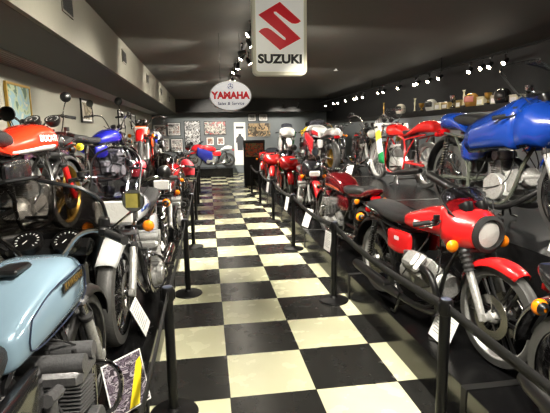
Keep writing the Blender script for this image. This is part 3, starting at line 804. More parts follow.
# platforms ------------------------------------------------------------------
def platform(name, x0, x1, y0, y1, z, side, label, group=None):
    o = MB().box(((x0+x1)/2, (y0+y1)/2, z/2-.002), (x1-x0, y1-y0-.004, z-.004)).build(name, 'plat', None, flat=True)
    t = MB().box(((x0+x1)/2, (y0+y1)/2, z-.003), (x1-x0, y1-y0-.004, .006)).build('platform_top', 'plat_top', o, flat=True)
    xe = x0 if side > 0 else x1
    s = MB().box(((x0+x1)/2, y0+.03, z+.0015), (x1-x0, .055, .003)); s.box((xe-side*.003, y0+.03, z/2), (.006, .055, z))
    s.build('joint_strip', 'strip', o, flat=True)
    tag(o, label, 'platform', group)
RY = [-2.2, .03, 2.27, 4.515, 6.80, 9.05, 11.3, 13.55, 15.45]
rl = ['under the back end of the bike cut off at the right edge', 'under the nose of the bike cut off at the right edge', 'carrying the bright red bike with the big round headlamp', 'carrying the dark red bike with the orange rear signal',
      'carrying the black-nosed red bike with a square headlamp', 'carrying the red, yellow and green faired bike', 'carrying the plain red sport bike of the low right row', 'carrying the red bike beside the black poster board', 'beyond the black poster board']
for i in range(1, 8): platform('display_platform', 1.38, 2.14, RY[i], RY[i+1], .28, 1, 'low black platform box ' + rl[i])
LY = [-2.0, .5, 2.75, 5.25, 8.1, 10.3, 12.6, 15.0]
ll = ['under the rear of the light blue bike', 'carrying the light blue bike', 'carrying the silver bike with the big front tyre', 'carrying the bike with red hand muffs', 'carrying the red bike with the black muffler end', 'carrying the silver touring bike', 'carrying the last bikes of the low left row']
for i in range(1, 7): platform('display_platform', -1.29, -.54, LY[i], LY[i+1], .28, -1, 'low black platform box ' + ll[i])
UY = [.6, 5.2, 8.2, 11.4, 16.5]
ul = ['carrying the blue half-faired bike', 'carrying the red racer with green panel', 'carrying the red and white tailed bike', 'at the far end, carrying the green and white racer']
for i in range(4): platform('display_tier', 2.15, 4.49, UY[i], UY[i+1], .96, 1, 'black tier by the ledge wall, ' + ul[i])
vl = ['carrying the red and white tanked bike', 'carrying the dark bike with yellow reflectors', 'carrying the blue tanked bike and the dirt bike', 'carrying the last bikes of the high left row']
VY = [.6, 4.7, 6.55, 11.0, 16.0]
for i in range(4): platform('display_tier', -2.49, -1.30, VY[i], VY[i+1], .96, -1, 'high black tier by the picture wall, ' + vl[i])
platform('display_plinth', -.85, .95, 19.25, 20.3, .36, -1, 'small black plinth under the race bike at the end of the aisle')

# stanchions -------------------------------------------------------------------
def stanchion(x, y, label):
    r = empty('belt_stanchion', (x, y, 0)); tag(r, label, 'stanchion', 'belt stanchions along the aisle')
    b = MB(); b.lathe([(0, 0), (.155, 0), (.16, .008), (.155, .018), (.10, .030), (.045, .040), (.034, .055), (0, .055)], n=32); b.build('base', 'post', r)
    p = MB(); p.lathe([(.031, .05), (.031, .78)], n=18); p.build('post', 'post', r)
    h = MB(); h.lathe([(.031, .775), (.039, .785), (.039, .862), (.034, .872), (0, .872)], n=20)
    for a in range(4):
        h.box((.038*math.cos(a*PI/2), .038*math.sin(a*PI/2), .822), (.016, .016, .062), Matrix.Rotation(a*PI/2, 3, 'Z'), .003)
    hd = h.build('belt_head', 'post', r)
    c = MB(); c.lathe([(0, .8745), (.027, .8745), (.030, .872)], n=18); c.build('cap', plain('cap_grey', (70, 78, 96), .3, coat=.4), hd)
PR = [(1.205, 2.25), (1.205, 4.53), (1.19, 6.78), (1.20, 9.05), (1.19, 11.3), (1.17, 13.3)]
PL = [(-.372, 2.76), (-.372, 5.03), (-.372, 7.22), (-.375, 9.35), (-.375, 11.6), (-.375, 13.8)]
prl = ['black belt stanchion standing in front of the bright red bike with the big round headlamp', 'black belt stanchion beside the engine of the dark red bike', 'black belt stanchion by the black-nosed red bike with a square headlamp',
       'black belt stanchion by the red, yellow and green faired bike', 'black belt stanchion by the plain red sport bike', 'black belt stanchion beside the black poster board']
pll = ['black belt stanchion between the photo card and the aisle, nearest of the left row', 'black belt stanchion beside the engine side of the silver bike', 'black belt stanchion beside the bike with red hand muffs',
       'fourth black belt stanchion along the left platform', 'fifth black belt stanchion along the left platform', 'last black belt stanchion along the left platform']
for (x, y), l in zip(PR, prl): stanchion(x, y, l)
for (x, y), l in zip(PL, pll): stanchion(x, y, l)
def belt(a, b, sag, label, z0=.822, z1=.822):
    m = MB(); rows = []
    for k in range(25):
        t = k/24; x = a[0]+(b[0]-a[0])*t; y = a[1]+(b[1]-a[1])*t; z = z0+(z1-z0)*t-sag*4*t*(1-t)
        rows.append([(x, y, z-.03), (x+.004*math.sin(9*t), y, z), (x, y, z+.03)])
    o = m.grid(rows).build('barrier_belt', 'belt', None, solid=.003); tag(o, label, 'belt', 'black webbing belts between the stanchions')
offs = .049
PR0 = (1.205, .02)
belt((1.205, 2.25-offs), (1.215, .16), .03, 'black webbing belt running toward the lower right corner from the nearest right stanchion')
prb = ['in front of the bright red bike', 'in front of the dark red bike', 'in front of the square-headlamp bike', 'in front of the red, yellow and green bike', 'in front of the farthest red bikes']
for i in range(5): belt((PR[i][0], PR[i][1]+offs), (PR[i+1][0], PR[i+1][1]-offs), .05, 'black webbing belt ' + prb[i] + ' on the right platform')
plb = ['beside the silver bike', 'beside the bike with red hand muffs', 'beside the red bike with the black muffler end', 'beside the silver touring bike', 'at the far end']
for i in range(5): belt((PL[i][0], PL[i][1]+offs), (PL[i+1][0], PL[i+1][1]-offs), .05, 'black webbing belt ' + plb[i] + ' of the left row')
belt((-.372, 2.76-offs), (-.372, .62), .04, 'black webbing belt running toward the camera beside the light blue bike')
stanchion(1.215, .11, 'black belt stanchion beside the bike cut off at the right edge')
stanchion(-.372, .57, 'black belt stanchion beside the seat of the light blue bike')

# cards ------------------------------------------------------------------------
def card(x, y, z, yaw, w, h, tilt, mat, label, lines=True, name='info_card'):
    """yaw: direction the card faces (degrees), lower edge at z"""
    r = empty(name, (x, y, z), math.radians(yaw)); tag(r, label, 'card')
    t = math.radians(tilt); rot = Matrix.Rotation(-t, 3, 'Y')
    up = rot @ Vector((0, 0, 1)); nr = rot @ Vector((1, 0, 0))
    c = up*(h/2)+Vector((0, 0, .012))
    p = MB(); p.box(c, (.004, w, h), rot); p.build('card_sheet', mat, r, flat=True)
    if lines:
        l = MB()
        for k in range(9):
            ww = w*(.8 if k % 4 != 3 else .5); l.box(c+up*(h*.38-k*h*.085)+nr*.0026+Vector((0, (w*.8-ww)/2*-1, 0)), (.0006, ww, h*.018), rot)
        l.build('printed_lines', plain('print_grey', (120, 120, 120), .6), r, flat=True)
    e = MB(); e.tube([c-up*h*.4-nr*.008, Vector((-.03, 0, .004)), ], .005, 6); e.tube([c+up*h*.2-nr*.008, Vector((-.075, 0, .005)), (-.02, 0, .005), (.03, w*.25, .006)], .004, 6); e.tube([(-.02, 0, .005), (.03, -w*.25, .006)], .004, 6)
    e.build('wire_easel', 'black_metal', r)
photo = collage('photo_print', [(40, 28, 44), (58, 46, 60), (110, 100, 114), (40, 30, 44), (170, 164, 172), (34, 26, 36)], 12, stretch=(1, 1, 2.2))
card(-.610, 3.47, .28, 0, .27, .25, 25, 'white', 'white info card leaning beside the big front tyre of the silver bike')
card(-.56, 2.40, .28, -42, .26, .30, 14, 'white', 'photo card with a motorcycle picture and a yellow band, beside the light blue bike', lines=False)
card(1.51, 2.87, .28, 180, .27, .25, 22, 'white', 'white info card leaning behind the nearest right stanchion, by the red front wheel')
card(1.39, 5.52, .28, 186, .22, .25, 6, 'white', 'white info card below the silver engine of the dark red bike')
card(1.43, 7.05, .28, 195, .22, .30, 20, 'white', 'white info card in front of the wheel of the square-headlamp bike')
card(1.40, 8.70, .28, 186, .20, .28, 10, 'white', 'white info card before the red, yellow and green faired bike')
card(1.40, 11.55, .28, 186, .20, .26, 8, 'white', 'white info card before the plain red sport bike')
card(2.35, 7.75, .96, 195, .20, .28, 18, 'white', 'white info card on the high tier beside the bare front forks')
card(2.25, 2.62, .96, 195, .22, .18, 18, 'white', 'white info card on the high tier under the blue half-faired bike')
card(-.62, 5.55, .28, 0, .22, .26, 22, 'white', 'white info card beside the bike with red hand muffs')
# yellow band on the photo card is part of the print
yb = MB(); rot = Matrix.Rotation(-math.radians(14), 3, 'Y'); up = rot @ Vector((0, 0, 1)); nr = rot @ Vector((1, 0, 0)); c = up*.15+Vector((0, 0, .012))
pts = [(-.02, -.140), (.05, -.140), (.118, .06), (.118, .11), (.085, .09)]
vs = [c+nr*.003+Vector((0, a, 0))+up*b_ for a, b_ in pts]; yb.add(vs, [tuple(range(5))], False)
pc = [o for o in bpy.data.objects if o.get('label', '').startswith('photo card')][0]
MB().box(c+nr*.0022, (.0012, .246, .286), rot).build('print', photo, pc, flat=True)
yb.build('yellow_print_band', M['yellow'], [o for o in bpy.data.objects if o.get('label', '').startswith('photo card')][0], flat=True)
# black T stand feet beside cards: low wire foot pegs seen on the platform are part of the easels

# signs -------------------------------------------------------------------------
def rounded_rect(w, h, r, n=6):
    p = []
    for cx, cz, a0 in ((w/2-r, h/2-r, 0), (-w/2+r, h/2-r, 90), (-w/2+r, -h/2+r, 180), (w/2-r, -h/2+r, 270)):
        for k in range(n+1):
            a = math.radians(a0+90*k/n); p.append((cx+r*math.cos(a), cz+r*math.sin(a)))
    return p
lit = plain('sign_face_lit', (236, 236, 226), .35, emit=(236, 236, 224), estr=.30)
sg = empty('hanging_sign', (.715, 5.0, 2.855)); tag(sg, 'tall white rounded hanging sign with red angular emblem over black capital letters', 'sign')
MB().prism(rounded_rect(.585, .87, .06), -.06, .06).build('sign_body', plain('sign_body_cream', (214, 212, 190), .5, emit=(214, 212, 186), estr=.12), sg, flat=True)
MB().prism(rounded_rect(.515, .80, .03), -.066, -.060).build('sign_face', lit, sg, flat=True)
# red S emblem (traced in the plane of the sign)
def sm(ax): return ax
S_px = [(85, 72), (195, 8), (303, 98), (290, 107), (275, 111), (258, 110), (240, 101), (175, 55), (163, 56), (165, 64), (301, 182), (193, 240), (85, 152), (97, 141), (115, 134), (132, 134), (150, 143), (212, 189), (223, 190), (222, 180)]
k_ = .455/218
pl = [((x-194)*k_, -(z-124)*k_+.065) for x, z in S_px]
pl = [(x, z) for x, z in pl]
def ngon_prism(poly, y0, y1, name, mat, parent):
    import mathutils.geometry as G
    tri = G.tessellate_polygon([[Vector((x, z, 0)) for x, z in poly]])
    n = len(poly); vs = [(x, y0, z) for x, z in poly]+[(x, y1, z) for x, z in poly]
    fs = [tuple(t) for t in tri]+[tuple(i+n for i in t)[::-1] for t in tri]+[(k, (k+1) % n, (k+1) % n+n, k+n) for k in range(n)]
    return MB().add(vs, fs, False).build(name, mat, parent, flat=True)
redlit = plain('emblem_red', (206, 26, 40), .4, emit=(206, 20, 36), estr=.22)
ngon_prism(pl, -.070, -.066, 'emblem', redlit, sg)
t = text('SUZUKI', .125, 'ink', sg, 'lettering', basis((0, -.067, -.272), (1, 0, 0), (0, 0, 1)), .002, .006, 1.12)
hw = MB()
for x in (-.2, .2): hw.tube([(x, 0, .43), (x, 0, .425)], .008, 6)
hw.build('sign_hanger', 'black_metal', sg)

ys = empty('oval_sign', (.283, 7.0, 2.37)); tag(ys, 'white oval hanging sign with red capital letters and small blue emblem', 'sign')
ov = [(.315*math.cos(2*PI*k/48), .222*math.sin(2*PI*k/48)) for k in range(48)]
MB().prism(ov, -.05, .05).build('sign_body', plain('oval_rim', (190, 190, 186), .4), ys, flat=True)
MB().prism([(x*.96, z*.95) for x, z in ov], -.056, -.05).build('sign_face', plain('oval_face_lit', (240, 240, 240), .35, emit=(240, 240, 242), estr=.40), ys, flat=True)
text('YAMAHA', .14, redlit, ys, 'lettering', basis((0, -.057, .0), (1, 0, 0), (0, 0, 1)), .002, .008, .96)
text('Sales & Service', .07, plain('sign_blue', (60, 60, 110), .5), ys, 'small_lettering', basis((0, -.057, -.115), (1, 0, 0), (0, 0, 1)), .001, .001, .95, .15)
em = MB(); bl = plain('emblem_blue', (50, 60, 150), .4)
em.lathe([(.036, -.001), (.042, 0), (.042, .002), (.036, .003), (.036, -.001)], (0, -.058, .135), (0, -1, 0), 24)
for a in (90, 210, 330):
    d = Vector((math.cos(math.radians(a)), 0, math.sin(math.radians(a)))); em.tube([Vector((0, -.059, .135)), Vector((0, -.059, .135))+d*.036], .005, 5)
em.build('emblem', bl, ys)
w = MB()
for x in (-.15, .15): w.tube([(x, 0, .19), (x, 0, .905)], .003, 5)
w.build('hanging_wire', 'black_metal', ys)

# vents on the bulkhead ------------------------------------------------------------
for i, y in enumerate([4.75, 7.75, 10.65, 13.75, 16.6]):
    v = MB(); v.box((-1.352, y, 3.04), (.012, .34, .20)); vo = v.build('air_vent', plain('vent_frame', (84, 82, 74), .6), None, flat=True)
    tag(vo, ['air vent grille nearest the top edge', 'second air vent grille along the bulkhead', 'third air vent grille along the bulkhead', 'fourth air vent grille along the bulkhead', 'farthest air vent grille on the bulkhead'][i]+', dark slats in a grey frame', 'vent')
    s_ = MB()
    for k in range(9): s_.box((-1.344, y-.14+.035*k, 3.04), (.006, .024, .16))
    s_.build('vent_slats', 'strip', vo, flat=True)
sp = MB(); sp.lathe([(0, 0), (.02, 0), (.02, -.03), (.05, -.04), (.05, -.045), (0, -.045)], (2.97, 10.64, 3.28), (0, 0, 1), 16)
tag(sp.build('ceiling_sprinkler', 'white', None), 'small white sprinkler head on the dark ceiling', 'sprinkler')

# pictures ------------------------------------------------------------------------
def picture(x, y, z, w, h, axis, frame, mat, label, passe=0.0, name='framed_picture', t=.03):
    """axis 'x': hangs on the left wall facing +X; 'y': hangs on the back wall facing -Y"""
    r = empty(name, (x, y, z), 0 if axis == 'y' else PI/2); tag(r, label, 'picture')
    f = MB(); b = .03 if w > .4 else .02
    f.box((0, -t/2, h/2-b/2), (w, t, b)); f.box((0, -t/2, -h/2+b/2), (w, t, b)); f.box((-w/2+b/2, -t/2, 0), (b, t, h-2*b)); f.box((w/2-b/2, -t/2, 0), (b, t, h-2*b))
    f.build('picture_frame', frame, r, flat=True)
    if passe:
        MB().box((0, -t*.3, 0), (w-2*b, t*.3, h-2*b)).build('mount_board', 'white', r, flat=True)
    MB().box((0, -t*.45, 0), (w-2*b-2*passe, t*.35, h-2*b-2*passe)).build('print', mat, r, flat=True)
ART = lambda n, c, s=4, st=(1, 1, 1): collage('print_'+n, c, s, stretch=st)
picture(-2.49, 6.38, 2.17, .76, .62, 'x', M['gold'], ART('green_landscape', [(90, 118, 100), (60, 90, 70), (150, 160, 130), (120, 150, 160), (180, 175, 150)], 2.5), 'large gold-framed green picture on the grey wall above the red tank', .0)
picture(-2.49, 9.75, 2.30, .85, .46, 'x', M['black_metal'], ART('tan_photo', [(150, 140, 110), (190, 180, 150), (110, 100, 80), (200, 195, 180)], 3), 'dark-framed tan picture on the grey wall behind the mirror', .04)
picture(-2.49, 13.5, 2.25, .9, .5, 'x', M['black_metal'], ART('grey_photo', [(120, 120, 118), (80, 80, 80), (160, 160, 155)], 3), 'dark-framed grey picture farther along the grey wall', .04)
picture(-2.49, 15.6, 2.25, .9, .5, 'x', M['black_metal'], ART('pale_photo', [(150, 150, 145), (90, 95, 100), (190, 188, 180)], 3), 'small pale picture at the far end of the grey wall', .04)
bw = 20.98
picture(-.74, bw, 1.86, .72, 1.10, 'y', M['black_metal'], ART('black_white_poster', [(40, 40, 42), (190, 190, 192), (90, 90, 92), (225, 225, 225), (70, 66, 66)], 5), 'tall black-framed poster of black and white racing scenes, left on the back wall')
picture(.28, bw, 2.07, 1.0, .62, 'y', M['black_metal'], ART('race_poster', [(50, 45, 45), (170, 60, 55), (90, 90, 92), (190, 180, 170), (60, 70, 60)], 5), 'wide black-framed colour poster of racers above the race bike')
picture(.04, bw, 1.48, .36, .38, 'y', M['black_metal'], ART('small_race_photo', [(70, 60, 50), (180, 150, 120), (110, 60, 50), (200, 195, 190)], 9), 'small framed photo under the wide poster, left of the pair', .04)
picture(.52, bw, 1.48, .36, .38, 'y', M['black_metal'], ART('small_track_photo', [(60, 70, 60), (160, 140, 120), (120, 60, 50), (210, 205, 200)], 9), 'small framed photo under the wide poster, right of the pair', .04)
for i, (x, z, w_, h_, l) in enumerate([(-2.18, 2.0, .55, .5, 'small framed photo high at the left end of the back wall'), (-1.55, 2.05, .6, .6, 'framed print of pale bikes left of the tall poster'), (-2.05, 1.35, .55, .6, 'framed print low at the left end of the back wall'), (-1.45, 1.32, .55, .62, 'framed print low beside the tall poster')]):
    picture(x, bw, z, w_, h_, 'y', M['black_metal'] if i % 2 else M['chrome'], ART('wall_photo_%s' % 'abcd'[i], [(60, 60, 66), (190, 188, 185), (110, 105, 110), (225, 222, 218), (130, 80, 70)], 7), l, .03)
picture(1.40, bw, 1.34, .52, 1.95, 'y', M['white'], 'white', 'tall bright white poster with a dark figure beside the race bike', 0, 'poster')
bn = [o for o in bpy.data.objects if o.get('label', '').startswith('tall bright white')][0]
fg = MB(); fg.box((0, -.032, .74), (.36, .004, .10)); fg.add([(x, -.033, z) for x, z in [(-.12, -.30), (.13, -.30), (.15, .10), (.21, .02), (.17, .28), (.07, .36), (.06, .46), (-.06, .46), (-.07, .36), (-.17, .28), (-.20, .0), (-.14, .08)]], [tuple(range(12))], False)
fg.build('printed_figure', plain('print_charcoal', (60, 62, 68), .5), bn, flat=True)

picture(2.30, bw, 1.96, 1.10, .66, 'y', M['wall_blue'], ART('speedway_landscape', [(90, 100, 70), (150, 130, 100), (190, 160, 120), (70, 60, 50), (130, 120, 100)], 3), 'wide picture of brown and green racing scenery above the black poster board')
picture(1.98, bw, 2.52, .38, .34, 'y', M['black_metal'], ART('portrait_photo', [(150, 150, 150), (70, 70, 72), (200, 200, 198)], 9), 'small black-framed photo high on the back wall, left of two', .05)
picture(2.50, bw, 2.52, .44, .34, 'y', M['black_metal'], ART('pair_photo', [(170, 160, 150), (90, 80, 75), (210, 205, 198)], 9), 'small black-framed photo high on the back wall, right of two', .05)
pb = MB().box((1.50, 15.6, .79), (.74, .08, 1.58)).build('poster_board', 'strip', None, flat=True); tag(pb, 'free-standing black board with a dark poster beside the aisle', 'display board')
MB().box((1.50, 15.55, 1.24), (.62, .02, .46)).build('poster', ART('group_photo', [(60, 64, 40), (150, 140, 80), (80, 76, 54), (190, 80, 50), (110, 130, 80)], 6), pb, flat=True)

# track lights ----------------------------------------------------------------------
bulb = plain('bulb_glow', (255, 244, 220), .4, emit=(255, 236, 200), estr=60)
def track_light(x, y, z, aim, label, power, group, spread=75, col=(1, .93, .80)):
    r = empty('track_light', (x, y, z)); tag(r, label, 'spotlight', group)
    d = (Vector(aim)-Vector((x, y, z))).normalized()
    m = MB(); m.tube([(0, 0, .12), (0, 0, .04)], .008, 6); m.box((0, 0, .135), (.03, .09, .025), None, .005); m.build('bracket', 'black_metal', r)
    h = MB(); h.lathe([(0, -.075), (.025, -.072), (.034, -.04), (.042, .03), (.045, .055), (.038, .055), (.034, .03), (0, .028)], (0, 0, 0), d, 16); hh = h.build('lamp_housing', 'black_metal', r)
    b = MB(); b.lathe([(0, .052), (.02, .052), (.035, .050)], (0, 0, 0), d, 14); b.build('bulb', bulb, hh)
    L = bpy.data.lights.new('spot', 'SPOT'); L.energy = power; L.spot_size = math.radians(spread); L.spot_blend = .6; L.shadow_soft_size = .05; L.color = col
    lo = bpy.data.objects.new('spot', L); COL.objects.link(lo); lo.parent = r; lo.location = d*.075; lo.rotation_euler = d.to_track_quat('-Z', 'Y').to_euler()
    G = bpy.data.lights.new('lamp_spill', 'POINT'); G.energy = power*.007; G.shadow_soft_size = .03; G.color = col
    go = bpy.data.objects.new('lamp_spill', G); COL.objects.link(go); go.parent = r; go.location = d*.10
P = 4.0
cz = 3.05
mid = [(.50, -1.6, (-1.4, -.6, .6)), (.62, -.6, (1.6, .6, .6)), (.50, .4, (-1.2, 1.6, .6)), (.62, 1.1, (1.8, 2.2, .6)), (.50, 1.9, (-1.2, 3.2, .7)), (.62, 2.6, (1.9, 3.2, .6)), (.50, 3.4, (-1.9, 4.6, 1.2)), (.60, 3.55, (2.0, 5.4, .7)), (.62, 5.5, (-1.2, 6.6, .7)),
       (.50, 5.9, (-2.0, 6.6, 1.3)), (.55, 6.55, (1.9, 8.2, .7)), (.53, 7.7, (-1.2, 9.0, .9)), (.68, 8.15, (2.0, 9.6, .7)), (.53, 8.75, (.3, 11.2, 0)), (.51, 9.4, (-1.3, 11.0, .8)), (.54, 10.8, (1.9, 12.6, .8)), (.54, 13.2, (-1.3, 14.5, .8)), (.60, 12.2, (1.9, 12.0, .8)), (.60, 14.2, (1.9, 13.6, .9)), (.54, 15.5, (.3, 18.6, 0.2)), (.62, 2.2, (4.5, 6.2, 1.7)), (.62, 6.1, (4.5, 8.9, 1.7)), (.62, 10.2, (4.5, 12.6, 1.8)), (.50, 2.9, (-2.5, 5.2, 2.0)), (.50, 7.32, (-2.5, 8.8, 2.1)), (.50, 9.9, (-2.5, 11.6, 2.1)), (.52, 12.8, (-2.5, 15.0, 2.1)), (.54, 17.8, (.2, 20.9, 1.6))]  # includes spots added to wash the walls and brighten the far bikes
mid.sort(key=lambda q: q[1])
for i, (x, y, a) in enumerate(mid):
    if 5.8 < y < 14 and -2.4 < a[0] < 4: a = (a[0], y-.5, a[2])
    side = 'left' if a[0] < 0 else 'right'
    track_light(x, y, cz, a, ['first', 'second', 'third', 'fourth', 'fifth', 'sixth', 'seventh', 'eighth', 'ninth', 'tenth', 'eleventh', 'twelfth', 'thirteenth', 'fourteenth', 'fifteenth', 'sixteenth', 'seventeenth', 'eighteenth', 'nineteenth', 'twentieth', 'twenty-first', 'twenty-second', 'twenty-third', 'twenty-fourth', 'twenty-fifth', 'twenty-sixth', 'twenty-seventh', 'twenty-eighth', 'last'][i]+' spotlight, counting added ones, from the camera end of the aisle track, aimed '+side, 95*P*(1.8 if y > 15 else 1.6 if (y > 7 and a[0] > 0) else 1.1), 'spotlights on the aisle track')
ry = [1.2, 2.6, 4.0, 5.4, 6.92, 7.36, 7.55, 7.97, 9.01, 9.54, 10.0, 10.2, 11.04, 12.11, 12.4, 13.77, 14.2, 14.56, 15.4, 16.44, 16.9, 18.2]
ordn = 'first second third fourth fifth sixth seventh eighth ninth tenth eleventh twelfth thirteenth fourteenth fifteenth sixteenth seventeenth eighteenth nineteenth twentieth twenty-first twenty-second'.split()
for i, y in enumerate(ry):
    track_light(4.72+.03*(i % 2), y, 2.893, (2.3+.4*(i % 2), y-.5-.3*(i % 2), 1.0), ordn[i]+' spotlight from the camera end of the track above the helmet ledge', 46*P, 'spotlights above the ledge', 80)
for i, x in enumerate([3.10, 3.75]):
    track_light(x, 18.9, 2.9, (x-.3, 20.9, 1.6), ['farther left', 'farther right'][i]+' spotlight of the pair hanging before the far wall', 40*P, 'spotlights before the far wall', 80)
tr = MB(); tr.box((.57, 12, 3.2), (.035, 13.4, .03))
for y in (5.5, 10, 15, 18): tr.box((.57, y, 3.248), (.02, .02, .066))
to = tr.build('light_track', 'black_metal', None, flat=True); tag(to, 'thin black lighting track along the ceiling above the aisle, behind the hanging sign', 'light track')
tr = MB(); tr.box((.57, 1.1, 3.2), (.035, 7.2, .03))
for y in (-2, 1, 4): tr.box((.57, y, 3.248), (.02, .02, .066))
to = tr.build('light_track', 'black_metal', None, flat=True); tag(to, 'thin black lighting track above the aisle, on the camera side of the hanging sign', 'light track')
tr = MB(); tr.box((4.735, 9.5, 3.06), (.035, 19.5, .03))
for y in (1, 5, 9, 13, 18): tr.box((4.735, y, 3.177), (.02, .02, .206))
to = tr.build('light_track', 'black_metal', None, flat=True); tag(to, 'thin black lighting track hung above the helmet ledge', 'light track')

# ------------------------------------------------------------------ the motorcycles
T1, T2 = .28, .96
RED = (206, 28, 30)
# right, low platform ---------------------------------------------------------------
motorcycle('motorcycle', 'black bike cut off at the right edge, chunky rear tyre and dark muffler', (1.57, .98, T1), -92, near=True, engine='vtwin', paint=(24, 24, 26), seat='long', tank='teardrop', wheels='spoke',
           rfender='chrome', Rr=.34, wr=.14, muffler='plastic', exhaust='both', mirrors=(), lean=.0, upswept=.12, tail='duck', sig=1.2)
g = motorcycle('motorcycle', 'bright red café bike with big round headlamp in a red cowl and tinted flyscreen', (1.625, 3.25, T1), -82, scale=1.03, sig=1.25, fa=60, spokemat='black_metal', near=True, engine='guzzi', paint=(214, 30, 32), tank='long', seat='long', wheels='cast6', rim='alloy',
           ffender=(214, 30, 32), rfender='plastic', fork='gaiter', fairing='bikini', headr=.088, headcase='black_metal', bars='clip', emat='alloy', muffler='black_metal', exhaust='both', wr=.13, headup=.02, sidecol=(214, 30, 32))
motorcycle('motorcycle', 'dark metallic red bike facing away with silver engine and orange rear signals', (1.75, 5.92, T1), 95, near=True, engine='four', paint=(112, 14, 22), pmetal=.4, tank='boxy', seat='long', tail='duck', wheels='cast5', rim='black_metal',
           ffender='paint', rfender='plastic', bars='std', mirrors=(1,), stripe=(196, 90, 60), head='round', muffler='chrome')
motorcycle('motorcycle', 'red bike with square headlamp, black nose fairing and red front mudguard', (1.80, 8.40, T1), -93, engine='four', paint=(190, 22, 28), tank='boxy', seat='long', tail='duck', wheels='cast6', rim='black_metal', head=None,
           fairing='visor', faircol=(26, 26, 30), bars='std', rfender='plastic', mirrors=(1, -1), exhaust='twin')
motorcycle('motorcycle', 'red faired bike with yellow and green nose panel on the low right platform', (1.72, 10.42, T1), -94, engine='four', paint=RED, tank='boxy', seat='long', tail='duck', wheels='cast3', rim='alloy', head=None, fairing='full', knee=(190, 30, 30), mirrors=(1,), rfender='plastic', gauges=False)
motorcycle('motorcycle', 'plain red sport bike on the low right platform, behind the fourth stanchion', (1.68, 12.40, T1), -99, engine='ltwin', paint=(222, 36, 34), tank='long', seat='solo', tail='cafe', wheels='cast5', rim='whitepaint' if False else 'alloy', head=None, fairing='full', bars='clip', rfender=None, gauges=False)
motorcycle('motorcycle', 'farthest red bike on the low right platform, beside the black poster board', (1.68, 14.35, T1), -99, engine='ltwin', paint=(216, 30, 34), tank='long', seat='solo', tail='cafe', wheels='cast5', rim='alloy', head='round', fairing=None, bars='clip', rfender=None, W=1.36)
# right, high tier ------------------------------------------------------------------
b1 = motorcycle('motorcycle', 'blue bike with half fairing, clear bubble screen and black solo seat on the high tier', (2.56, 3.74, T2), -89, near=True, engine='ltwin', paint=(14, 50, 130), tank='long', seat='solo', tail='cafe', wheels='spoke', rim='chrome', head=None,
           fairing='half', bars='clip', ffender='paint', rfender='plastic', pad=1, framemat=(70, 74, 66), fork='chrome', scale=1.10, muffler='black_metal', exhaust='both', upswept=.12, signals=None, W=1.5)
r2 = motorcycle('motorcycle', 'red racing bike with a white, yellow and green front panel on the high tier', (3.04, 7.02, T2), 96, scale=1.06, near=True, engine='single', paint=(216, 34, 30), tank='slim', seat='solo', tail='cafe', wheels='spoke', rim='alloy', head=None,
           bars='clip', ffender=None, rfender=None, framemat=(180, 30, 30), fork='chrome', exhaust='left', muffler='black_metal', signals=None, wf=.085, wr=.10, side=False, discs=())
motorcycle('motorcycle', 'old dark bike with bare girder-style forks and high bars on the high tier', (3.25, 9.35, T2), -98, engine='vtwin', paint=(60, 66, 70), tank='teardrop', seat='sprung', wheels='spoke', rim='chrome', head='round', bars='high', ffender='black_metal', rfender='black_metal', wf=.085, wr=.095, discs=(),
           exhaust='right', side=False, signals=None, Rf=.34, Rr=.34)
motorcycle('motorcycle', 'bike with red and white tail and fat rear tyre facing away on the high tier', (2.42, 9.75, T2), 93, engine='four', paint=(230, 230, 230), tank='boxy', seat='solo', tail='cafe', stripe=(206, 30, 40), stripe_z=(-.4, .5), wheels='cast3', rim='gold', wr=.17, wf=.12, rfender=None, ffender='paint', head=None, fairing='full', knee=(200, 30, 40), bars='clip', signals=None, gauges=False)
motorcycle('motorcycle', 'black bike between the bare-fork bike and the red and white tail', (3.35, 12.1, T2), -92, engine='single', paint=(26, 28, 32), tank='round', seat='long', wheels='spoke', rim='chrome', head='round', bars='wide', discs=(), mirrors=(1,))
motorcycle('motorcycle', 'yellow and black race bike far along the high tier', (2.75, 12.55, T2), -92, engine='four', paint=(226, 190, 40), tank='boxy', seat='solo', tail='cafe', wheels='cast3', rim='whitepaint' if False else 'alloy', head=None, fairing='full', knee=(30, 30, 34), bars='clip', signals=None, gauges=False, rfender=None)
motorcycle('motorcycle', 'white race bike with green and red panels at the far end of the high tier', (2.42, 14.6, T2), -92, engine='four', paint=(232, 234, 232), tank='boxy', seat='solo', tail='cafe', wheels='cast3', rim='alloy', head=None, fairing='full', knee=(24, 130, 70), knee_left=True, stripe=(200, 30, 40), bars='clip', signals=None, gauges=False, rfender=None)
motorcycle('motorcycle', 'dark green bike at the back of the high tier under the trophies', (3.85, 13.9, T2), -95, engine='single', paint=(40, 60, 50), tank='round', seat='long', wheels='spoke', rim='chrome', head='round', bars='std', discs=())
